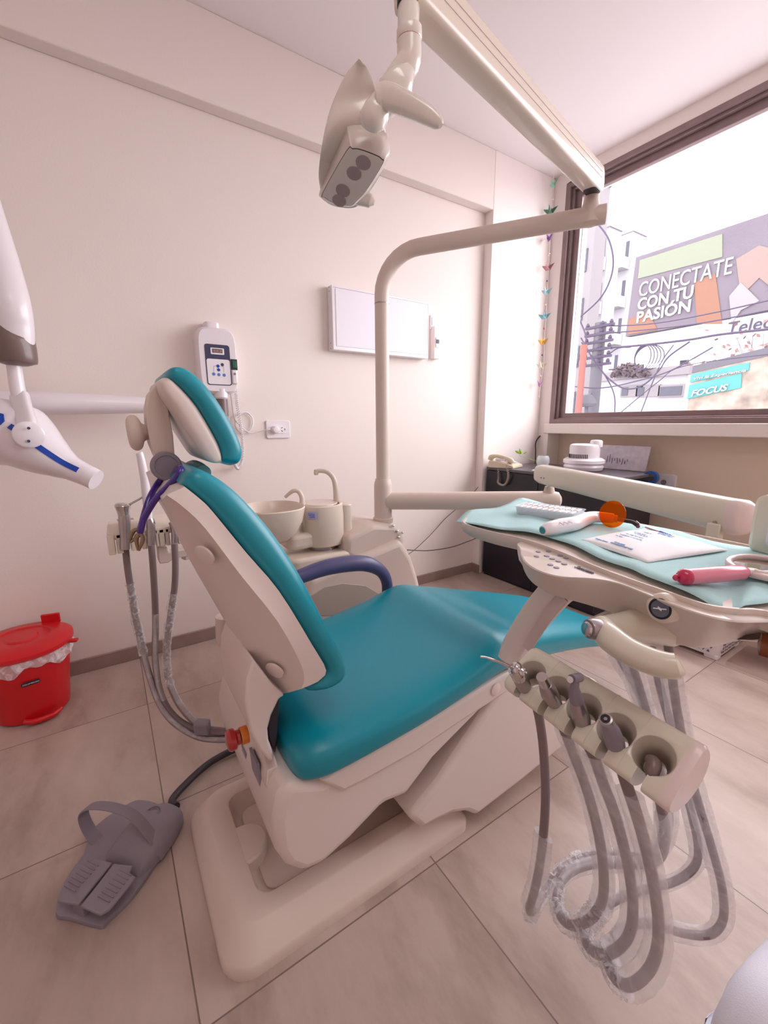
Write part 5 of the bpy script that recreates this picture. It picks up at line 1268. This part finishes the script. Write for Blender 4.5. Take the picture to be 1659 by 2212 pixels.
pl2 = root('niche_socket', sp2, 'white rounded socket plate on the wall below the window', 'socket')
mk('plate', *plate(V((sp2.x, YW + .14, sp2.z)), X, Z, .075, .052, .010, 8, 36), M['white'], pl2)
mk('socket_hole', *lathe([(.018, .011), (.018, .0122), (.012, .0122)], V((sp2.x, YW + .142, sp2.z - .005)), -Y, 24), M['greyp'], pl2)
# laundry basket with a punched pattern
lbk = root('storage_basket', (-.95, 2.63, 0), 'white perforated plastic basket on the floor under the instrument table', 'basket')
BX0, BX1, BY0, BY1, BH = -1.17, -.70, 2.47, 2.80, .20
def brg(k, z): return [V(((BX0 + BX1) / 2 + a * k, (BY0 + BY1) / 2 + b_ * k, z)) for a, b_ in se((BX1 - BX0) / 2, (BY1 - BY0) / 2, 8, 48)]
mk('tub', *loft([brg(.93, .02), brg(.95, .03), brg(1.0, BH), brg(1.03, BH + .004), brg(1.03, BH + .012), brg(.985, BH + .012), brg(.93, .035)]), M['white'], lbk)
for sx_, sy_ in ((-1, -1), (1, -1), (1, 1), (-1, 1)):
    mk('foot', *obox(V(((BX0 + BX1) / 2 + sx_ * .185, (BY0 + BY1) / 2 + sy_ * .12, .013)), X, Y, Z, .03, .025, .013), M['white'], lbk, bevel=.005)
hol = []
for r_ in range(7):
    z = .045 + r_ * .021
    kk = .952 + .048 * (z - .03) / .17
    yb_ = (BY0 + BY1) / 2 - (BY1 - BY0) / 2 * kk - .0008; xb_ = (BX0 + BX1) / 2 + (BX1 - BX0) / 2 * kk + .0008
    for c_ in range(18):
        x = BX0 + .045 + c_ * .0215 + (r_ % 2) * .0107
        u_ = 1 if (c_ + r_) % 2 else -1
        hol.append(([V((x - .007, yb_, z - .006 * u_)), V((x + .007, yb_, z - .006 * u_)), V((x, yb_, z + .007 * u_)), V((x - .007, yb_ + .002, z - .006 * u_)), V((x + .007, yb_ + .002, z - .006 * u_)), V((x, yb_ + .002, z + .007 * u_))], [(0, 1, 2), (3, 5, 4), (0, 3, 4, 1), (1, 4, 5, 2), (2, 5, 3, 0)]))
    for c_ in range(12):
        y = BY0 + .04 + c_ * .0215 + (r_ % 2) * .0107
        u_ = 1 if (c_ + r_) % 2 else -1
        hol.append(([V((xb_, y - .007, z - .006 * u_)), V((xb_, y + .007, z - .006 * u_)), V((xb_, y, z + .007 * u_)), V((xb_ - .002, y - .007, z - .006 * u_)), V((xb_ - .002, y + .007, z - .006 * u_)), V((xb_ - .002, y, z + .007 * u_))], [(0, 1, 2), (3, 5, 4), (0, 3, 4, 1), (1, 4, 5, 2), (2, 5, 3, 0)]))
mk('punched_pattern', *join(hol), mat('hole_shade', (.16, .11, .12), .8), lbk, smooth=False)
# hanging paper cranes
gl = root('crane_garland', Yp(1180, 600, 2.95), 'hanging string of small folded paper cranes and beads in the window corner', 'garland')
sx0, sx1 = V((-2.262, 2.95, ZC - .01)), V((-2.262, 2.95, Yp(1163, 865, 2.95).z))
gpx = [(1197, 352), (1194, 400), (1190, 450), (1188, 515), (1186, 560), (1183, 620), (1180, 680), (1176, 735), (1174, 790), (1168, 830), (1164, 862)]
mk('string', *tube([V((-2.262, 2.95, ZC))] + [Yp(a, b_, 2.95) for a, b_ in gpx], .0012, 6, 3), M['whitem'], gl)
cols = {'mint': (.35, .72, .58), 'dgreen': (.10, .25, .17), 'purple': (.30, .14, .42), 'rose': (.52, .28, .32), 'aqua': (.42, .68, .72), 'teal': (.24, .55, .60), 'yellow': (.80, .52, .10), 'cream': (.78, .74, .60), 'lilac': (.55, .30, .55)}
for px, py, s_, cn, r_ in ((1196, 398, 1.0, 'mint', -.3), (1189, 455, 1.1, 'dgreen', .4), (1186, 514, 1.0, 'purple', 2.6), (1184, 577, 1.05, 'rose', .2), (1181, 630, 1.0, 'aqua', .1), (1176, 683, 1.0, 'teal', .5), (1173, 738, 1.05, 'yellow', .0), (1170, 790, .95, 'cream', .3), (1166, 830, .9, 'lilac', 2.5)):
    c = Yp(px, py, 2.95); m_ = mat('paper_' + cn, cols[cn], .7)
    ca_, sa_ = math.cos(r_), math.sin(r_)
    def K(a, b_, z): return c + V((ca_ * a - sa_ * b_, sa_ * a + ca_ * b_, z)) * s_
    v = [K(0, -.012, -.012), K(0, .012, -.012), K(-.016, 0, -.022), K(.016, 0, -.022), K(0, 0, .006), K(-.004, -.026, .034), K(-.004, .026, .034), K(-.046, 0, .018), K(-.040, 0, .006), K(.048, 0, .020)]
    f = [(0, 2, 4), (1, 4, 2), (0, 4, 3), (1, 3, 4), (2, 0, 3), (2, 3, 1), (0, 5, 4), (2, 0, 5), (1, 4, 6), (1, 6, 3), (2, 7, 8), (2, 4, 7), (3, 9, 4), (3, 4, 9)]
    mk('paper_crane', v, f, m_, gl, smooth=False, solid=.0008)
for px, py, cn in ((1187, 548, 'white'), (1185, 552, 'white'), (1182, 607, 'violet'), (1179, 658, 'white'), (1175, 710, 'pinkd'), (1171, 767, 'violet'), (1168, 812, 'white'), (1164, 857, 'phone'), (1194, 430, 'palepink')):
    mk('bead', *lathe([(.001, -.007), (.006, -.003), (.006, .003), (.001, .007)], Yp(px, py, 2.95), Z, 8), M[cn], gl)
# white coat cloth at the lower right corner of the view
cw = []
base_ = V((.02, .50, 0))
random.seed(11)
tp0 = Dp(1640, 2070, .42)
kn_ = [Dp(1480, 2300, .40), Dp(1560, 2185, .44), Dp(1640, 2125, .47), Dp(1740, 2080, .49), Dp(1900, 2040, .5)]
st_ = [V((p.x, p.y, p.z - .03)) for p in kn_]
kk_ = Dp(1645, 2330, .42)
cl_ = mk('white_coat', *tube([V((kk_.x, kk_.y, .01)), V((kk_.x, kk_.y, .3)), kk_ - Z * .06, Dp(1662, 2266, .43), Dp(1755, 2195, .46), Dp(1900, 2115, .5)], [.078, .068, .06, .060, .078, .10], 40, 5, jitter=.015), M['cloth'])
tag(cl_, 'white coat cloth over a seated knee at the lower right corner', 'coat')
# ------------------------------------------------------------------ the street seen through the window
GZ = -4.6
gm = mat('street_ground', (.33, .32, .33), .9, var=.1, vscale=1)
struct(mk('ground', *box(-70, 60, 3.7, 120, GZ - .2, GZ), gm, smooth=False))
def pal(n, c, r=.9): return mat(n, tuple(x * .78 for x in c), r, spec=.05)
wh = pal('pale_render', (.17, .155, .165)); wh2 = pal('white_render', (.27, .26, .28)); gy = pal('grey_concrete', (.085, .08, .095)); winm = pal('street_window', (.07, .07, .09), .3)
wire = pal('wire', (.05, .04, .065), .5)
bd_u = V((ray(345, 913).x, ray(345, 913).y, 0)).normalized() * -1
def board_plane(px, py, y):
    P = Yp(px, py, y); n = V((-bd_u.y, bd_u.x, 0));
    if n.dot(C0 - P) < 0: n = -n
    return P, n
def onb(px, py, P, n, off=0.0):
    r0 = ray(px, py); t = (P + n * off - C0).dot(n) / r0.dot(n); return C0 + r0 * t
bb = root('billboard', Yp(1363, 727, 20), 'big rooftop billboard with CONECTATE CON TU PASION in white letters', 'billboard')
P_, n_ = board_plane(1363, 650, 20)
def bpoly(name, pts_, m, par, off=0.0, th=.05):
    A = [onb(a, b, P_, n_, off) for a, b in pts_]; B = [p - n_ * th for p in A]; n = len(A)
    return mk(name, A + B, [tuple(range(n)), tuple(range(n, 2 * n))] + [(i, (i + 1) % n, n + (i + 1) % n, n + i) for i in range(n)], m, par, smooth=False)
bpoly('board', [(1374, 556), (1351, 727), (1900, 627), (1900, 380)], mat('board_print_dark', (.088, .076, .091), .9, var=.08, vscale=.5, spec=.05), bb, 0, .5)
bpoly('green_field', [(1382, 562), (1378, 602), (1560, 555), (1560, 505)], pal('print_green', (.155, .17, .13)), bb, .03)
og = pal('print_orange', (.17, .09, .065)); pk = pal('print_skin', (.19, .13, .12))
bpoly('orange_figure', [(1500, 610), (1545, 590), (1560, 700), (1505, 700)], og, bb, .03)
bpoly('orange_figure', [(1358, 690), (1400, 672), (1420, 712), (1356, 723)], og, bb, .03)
bpoly('pale_figure', [(1575, 640), (1600, 610), (1640, 650), (1600, 670), (1580, 700)], pal('print_white', (.20, .18, .195)), bb, .05)
bpoly('skin_figure', [(1590, 560), (1640, 530), (1700, 545), (1690, 640), (1640, 600), (1600, 640)], pk, bb, .03)
bpoly('white_strip', [(1349, 731), (1340, 792), (1900, 735), (1900, 631)], pal('board_white', (.36, .36, .37)), bb, .02)
def btext(s, a, b_, h, m, sh=0, bold=0.0):
    p, q = onb(*a, P_, n_, .06), onb(*b_, P_, n_, .06)
    t = text('lettering', s, p, q - p, Z, 1.0, m, bb, depth=.01, bold=bold, shear=sh)
    # stretch to the measured length and height
    me = t.data; u = (q - p); u.z = 0; u.normalize()
    org = WLOC[t.name]; xs_ = [(org + v.co - p).dot(u) for v in me.vertices]; zs_ = [(org + v.co - p).z for v in me.vertices]
    kx = (q - p).dot(u) / max(xs_); kz = h / max(zs_)
    for v in me.vertices:
        w_ = org + v.co - p; a_ = w_.dot(u); rest = w_ - u * a_; rest.z = 0
        nv = p + u * a_ * kx + Z * w_.z * kz + rest; v.co = nv - org
    return t
wl_ = pal('letter_white', (.36, .35, .36))
def hgt(a, b_): return (onb(*a, P_, n_) - onb(*b_, P_, n_)).length
btext('CONECTATE', (1378, 642), (1580, 590), hgt((1380, 612), (1378, 642)), wl_)
btext('CON TU', (1376, 670), (1496, 642), hgt((1378, 646), (1376, 670)), wl_, bold=.024)
btext('PASIÓN', (1373, 698), (1490, 672), hgt((1375, 668), (1373, 698)), wl_, bold=.024)
btext('Telecom', (1567, 724), (1730, 696), hgt((1570, 697), (1567, 724)), pal('letter_grey', (.06, .05, .08)), sh=.1)
bpoly('arrow_mark', [(1545, 700), (1545, 728), (1565, 712)], pal('aqua_mark', (.14, .26, .28)), bb, .0)
for px in (1385, 1480, 1600, 1750):
    a = onb(px, 770, P_, n_, -.4); mk('board_leg', *box(a.x - .12, a.x + .12, a.y - .12, a.y + .12, GZ, a.z), gy, bb, smooth=False)
# second sign
sg = root('street_sign', Yp(1540, 880, 13), 'turquoise sign board reading Viví la Experiencia FOCUS at the lower right of the view', 'sign')
P_, n_ = board_plane(1550, 820, 13)
bpoly('board', [(1497, 790), (1482, 905), (1760, 880), (1760, 725)], mat('sign_photo', (.17, .14, .12), .9, var=.4, vscale=3, spec=.05), sg, 0, .3)
bpoly('top_bar', [(1497, 790), (1494, 806), (1760, 745), (1760, 725)], gy, sg, .02)
aq = pal('turquoise_print', (.06, .20, .21))
bpoly('turquoise_band', [(1493, 809), (1490, 826), (1617, 800), (1619, 783)], aq, sg, .03)
bpoly('turquoise_band', [(1489, 832), (1484, 862), (1600, 838), (1602, 806)], aq, sg, .03)
bb_save = bb; bb = sg
btext('Viví la Experiencia', (1496, 821), (1612, 797), hgt((1497, 808), (1496, 821)), wl_, sh=.2)
btext('FOCUS', (1491, 857), (1572, 841), hgt((1493, 835), (1491, 857)), wl_, sh=.25, bold=.02)
for px in (1500, 1640):
    a = onb(px, 880, P_, n_, -.2); mk('sign_leg', *box(a.x - .08, a.x + .08, a.y - .08, a.y + .08, GZ, a.z), gy, sg, smooth=False)
# apartment towers
def tower(name, label, px0, px1, pyt, y, dx, mwall, cols_, rows_, dep=6, balc=False):
    A_, B_ = Yp(px0, pyt, y), Yp(px1, pyt, y)
    r_ = root(name, V(((A_.x + B_.x) / 2, y, GZ)), label, 'building')
    mk('walls', *box(A_.x, B_.x, y, y + dep, GZ, A_.z), mwall, r_, smooth=False)
    mk('roof_slab', *box(A_.x - .1, B_.x + .1, y - .1, y + dep, A_.z, A_.z + .25), mwall, r_, smooth=False)
    w_ = (B_.x - A_.x) / cols_; h_ = 2.8
    for i in range(cols_):
        for j in range(rows_):
            z = A_.z - 1.9 - j * h_
            x = A_.x + w_ * (i + .5)
            if balc:
                mk('balcony', *box(x - w_ * .46, x + w_ * .46, y - 1.0, y, z - .75, z + .05), wh2, r_, smooth=False)
            f_ = mk('window', *box(x - w_ * .3, x + w_ * .3, y - .06, y + .02, z, z + 1.3), winm, r_, smooth=False)
            mk('shutter', *box(x - w_ * .3, x + w_ * .1, y - .09, y - .06, z + .25, z + 1.3), wh2, f_, smooth=False)
    return r_
tower('apartment_building', 'pale blank-sided apartment tower nearest the left side of the window', 1238, 1292, 420, 26, 0, wh, 1, 5, 1.2)
tower('apartment_building', 'white apartment block with balconies and shaded windows', 1290, 1316, 500, 30, 0, wh2, 1, 6, 1.5, True)
tower('apartment_building', 'tall apartment block with dark windows left of the billboard', 1312, 1366, 520, 36, 0, wh2, 2, 6, 2, True)
# low white house with a tiled parapet
A_, B_ = Yp(1296, 815, 14.5), Yp(1484, 800, 14.5)
lh = root('low_building', V(((A_.x + B_.x) / 2, 15, GZ)), 'low white building below the wires with a climbing plant on its parapet', 'building')
mk('walls', *box(A_.x, B_.x, 14.5, 18, GZ, A_.z), wh2, lh, smooth=False)
mk('parapet', *box(A_.x - .1, B_.x + .1, 14.4, 14.6, A_.z - .15, A_.z + .12), wh, lh, smooth=False)
for px in (1365, 1400, 1450):
    p = Yp(px, 850, 14.5); f_ = mk('window', *box(p.x - .35, p.x + .35, 14.44, 14.5, p.z - .1, p.z + .25), wh, lh, smooth=False); mk('pane', *box(p.x - .3, p.x + (.3 if px == 1450 else -.1), 14.42, 14.44, p.z - .06, p.z + .2), winm, f_, smooth=False)
vs, fs = [], []
random.seed(4)
for k in range(500):
    t = random.random(); px = 1322 + 80 * t; h_ = 26 * math.sin(PI * t) ** .6
    c = Yp(px, 812 - random.random() * h_, 14.3 - random.random() * .3); d1 = V((random.uniform(-1, 1), random.uniform(-1, 1), random.uniform(-1, 1))).normalized() * .10; d2_ = d1.orthogonal().normalized() * .05
    n = len(vs); vs += [c - d1, c + d2_, c + d1, c - d2_]; fs.append((n, n + 1, n + 2, n + 3))
mk('parapet_plant', vs, fs, pal('dry_leaves', (.09, .07, .08)), lh, smooth=False)
# poles and wires
cp0 = Yp(1280, 890, 9.5)
pl_ = root('utility_pole', V((cp0.x, 9.5, GZ)), 'grey concrete utility pole with cross arms at the left of the window view', 'utility pole')
ptop = Yp(1284, 700, 9.5)
mk('shaft', *cyl(V((cp0.x, 9.5, GZ)), V((cp0.x, 9.5, ptop.z)), .16, 16, .12), gy, pl_)
for k in range(6):
    z = ptop.z - .12 - k * .16
    mk('cross_arm', *box(cp0.x - .28, cp0.x + .36, 9.36, 9.44, z, z + .05), wire, pl_, smooth=False)
    for s in (-.24, .1, .3): mk('insulator', *lathe([(.03, 0), (.045, .03), (.02, .08)], V((cp0.x + s, 9.4, z + .05)), Z, 10), wire, pl_)
rp0 = Yp(1250, 890, 8.6); rp1 = Yp(1262, 745, 8.6)
tag(mk('red_pipe', *cyl(V((rp0.x, 8.6, GZ)), V((rp1.x, 8.6, rp1.z)), .065, 14), pal('rust_red', (.18, .07, .06))), 'thin rust-red pipe pole beside the concrete utility pole', 'pole')
lb0 = Yp(1268, 868, 9.0)
sl = root('street_lamp', lb0, 'grey street lamp head low beside the utility pole', 'street lamp')
mk('lamp_head', *lathe([(.02, .16), (.10, .14), (.17, .04), (.20, -.04), (.17, -.10), (.02, -.11)], lb0, Z, 20), gy, sl)
mk('lamp_arm', *cyl(lb0 + Z * .1, V((cp0.x, 9.36, lb0.z + .2)), .02, 8), gy, sl)
mk('lamp_post', *cyl(V((lb0.x, lb0.y, GZ)), lb0 - Z * .1, .04, 10), gy, sl)
def wirep(l, y, r, lab):
    tag(mk('overhead_wire', *tube([Yp(a, b, yy) for (a, b), yy in zip(l, y if isinstance(y, list) else [y] * len(l))], r, 6, 5), wire), lab, 'wire')
wirep([(1250, 688), (1300, 640), (1324, 580), (1316, 520), (1286, 478), (1262, 455)], 9.5, .018, 'dark wire arching high over the left of the window view')
wirep([(1284, 705), (1400, 700), (1520, 680), (1700, 640)], 9.5, .012, 'uppermost straight wire crossing the billboard from the pole')
wirep([(1284, 722), (1400, 712), (1520, 697), (1700, 662)], 9.5, .012, 'second straight wire crossing the billboard from the pole')
wirep([(1284, 752), (1360, 748), (1480, 735), (1560, 722), (1720, 705)], 9.4, .02, 'thick cable bundle running from the pole below the billboard')
wirep([(1286, 773), (1310, 768), (1335, 752), (1362, 750)], 9.4, .014, 'short sagging wire between the pole and the cable bundle')
wirep([(1255, 730), (1290, 790), (1330, 830), (1362, 840), (1395, 828), (1425, 798), (1445, 770), (1490, 738)], 9.2, .016, 'wire sagging in a deep curve across the low building')
wirep([(1256, 740), (1300, 800), (1326, 850), (1328, 895)], 9.2, .013, 'wire dropping steeply to the sill in front of the low building')
wirep([(1228, 834), (1300, 838), (1380, 822), (1450, 800), (1540, 750)], 8.8, .012, 'pale wire rising to the right above the low building')
wirep([(1252, 690), (1266, 730), (1256, 760), (1232, 828)], 9.0, .018, 'tangled dark wire left of the utility pole')
wirep([(1384, 892), (1408, 830), (1430, 780), (1455, 745)], 9.3, .011, 'wire rising steeply from the sill to the cable bundle')
wirep([(1330, 900), (1420, 826), (1480, 790), (1700, 760)], 9.3, .009, 'faint wire running behind the turquoise sign')
cl_r = root('cable_coil', Yp(1385, 770, 9.35), 'round coil of spare cable hanging under the cable bundle', 'cable coil')
for k in range(5):
    c = Yp(1388 + k * 3, 772, 9.35)
    mk('cable_loop', *tube([c + V((math.cos(t) * (.16 + .03 * k), .01 * k, math.sin(t) * .24)) for t in [2 * PI * i / 24 for i in range(25)]], .009, 6, smooth=False), wire, cl_r)
# bare tree at the right
tr = root('tree', Yp(1650, 890, 18.7), 'thin reddish tree in front of the billboard at the right edge of the view', 'tree')
tb0 = Yp(1650, 890, 18.7)
def branch(a, d, L_b, r, dep_):
    b_ = a + d * L_b
    out_ = [tube([a, a.lerp(b_, .5) + V((random.uniform(-.05, .05), 0, 0)), b_], [r, r * .8, r * .6], 5, 2)]
    if dep_:
        for _ in range(3):
            nd_ = (d + V((random.uniform(-.8, .8), random.uniform(-.5, .5), random.uniform(-.1, .6)))).normalized()
            out_ += branch(b_, nd_, L_b * .68, r * .55, dep_ - 1)
    return out_
random.seed(9)
mk('branches', *join(branch(V((tb0.x, tb0.y, GZ)), Z, 3.6, .05, 3)), pal('bark', (.12, .08, .085)), tr)
vs, fs = [], []
for k in range(350):
    c = V((tb0.x, tb0.y, 2.6)) + V((random.gauss(0, 1.0), random.gauss(0, .6), random.gauss(0, .9))); d1 = V((random.uniform(-1, 1), random.uniform(-1, 1), random.uniform(-1, 1))).normalized() * .09; d2_ = d1.orthogonal().normalized() * .06
    n = len(vs); vs += [c - d1, c + d2_, c + d1, c - d2_]; fs.append((n, n + 1, n + 2, n + 3))
mk('foliage', vs, fs, pal('red_leaves', (.17, .10, .095)), tr, smooth=False)
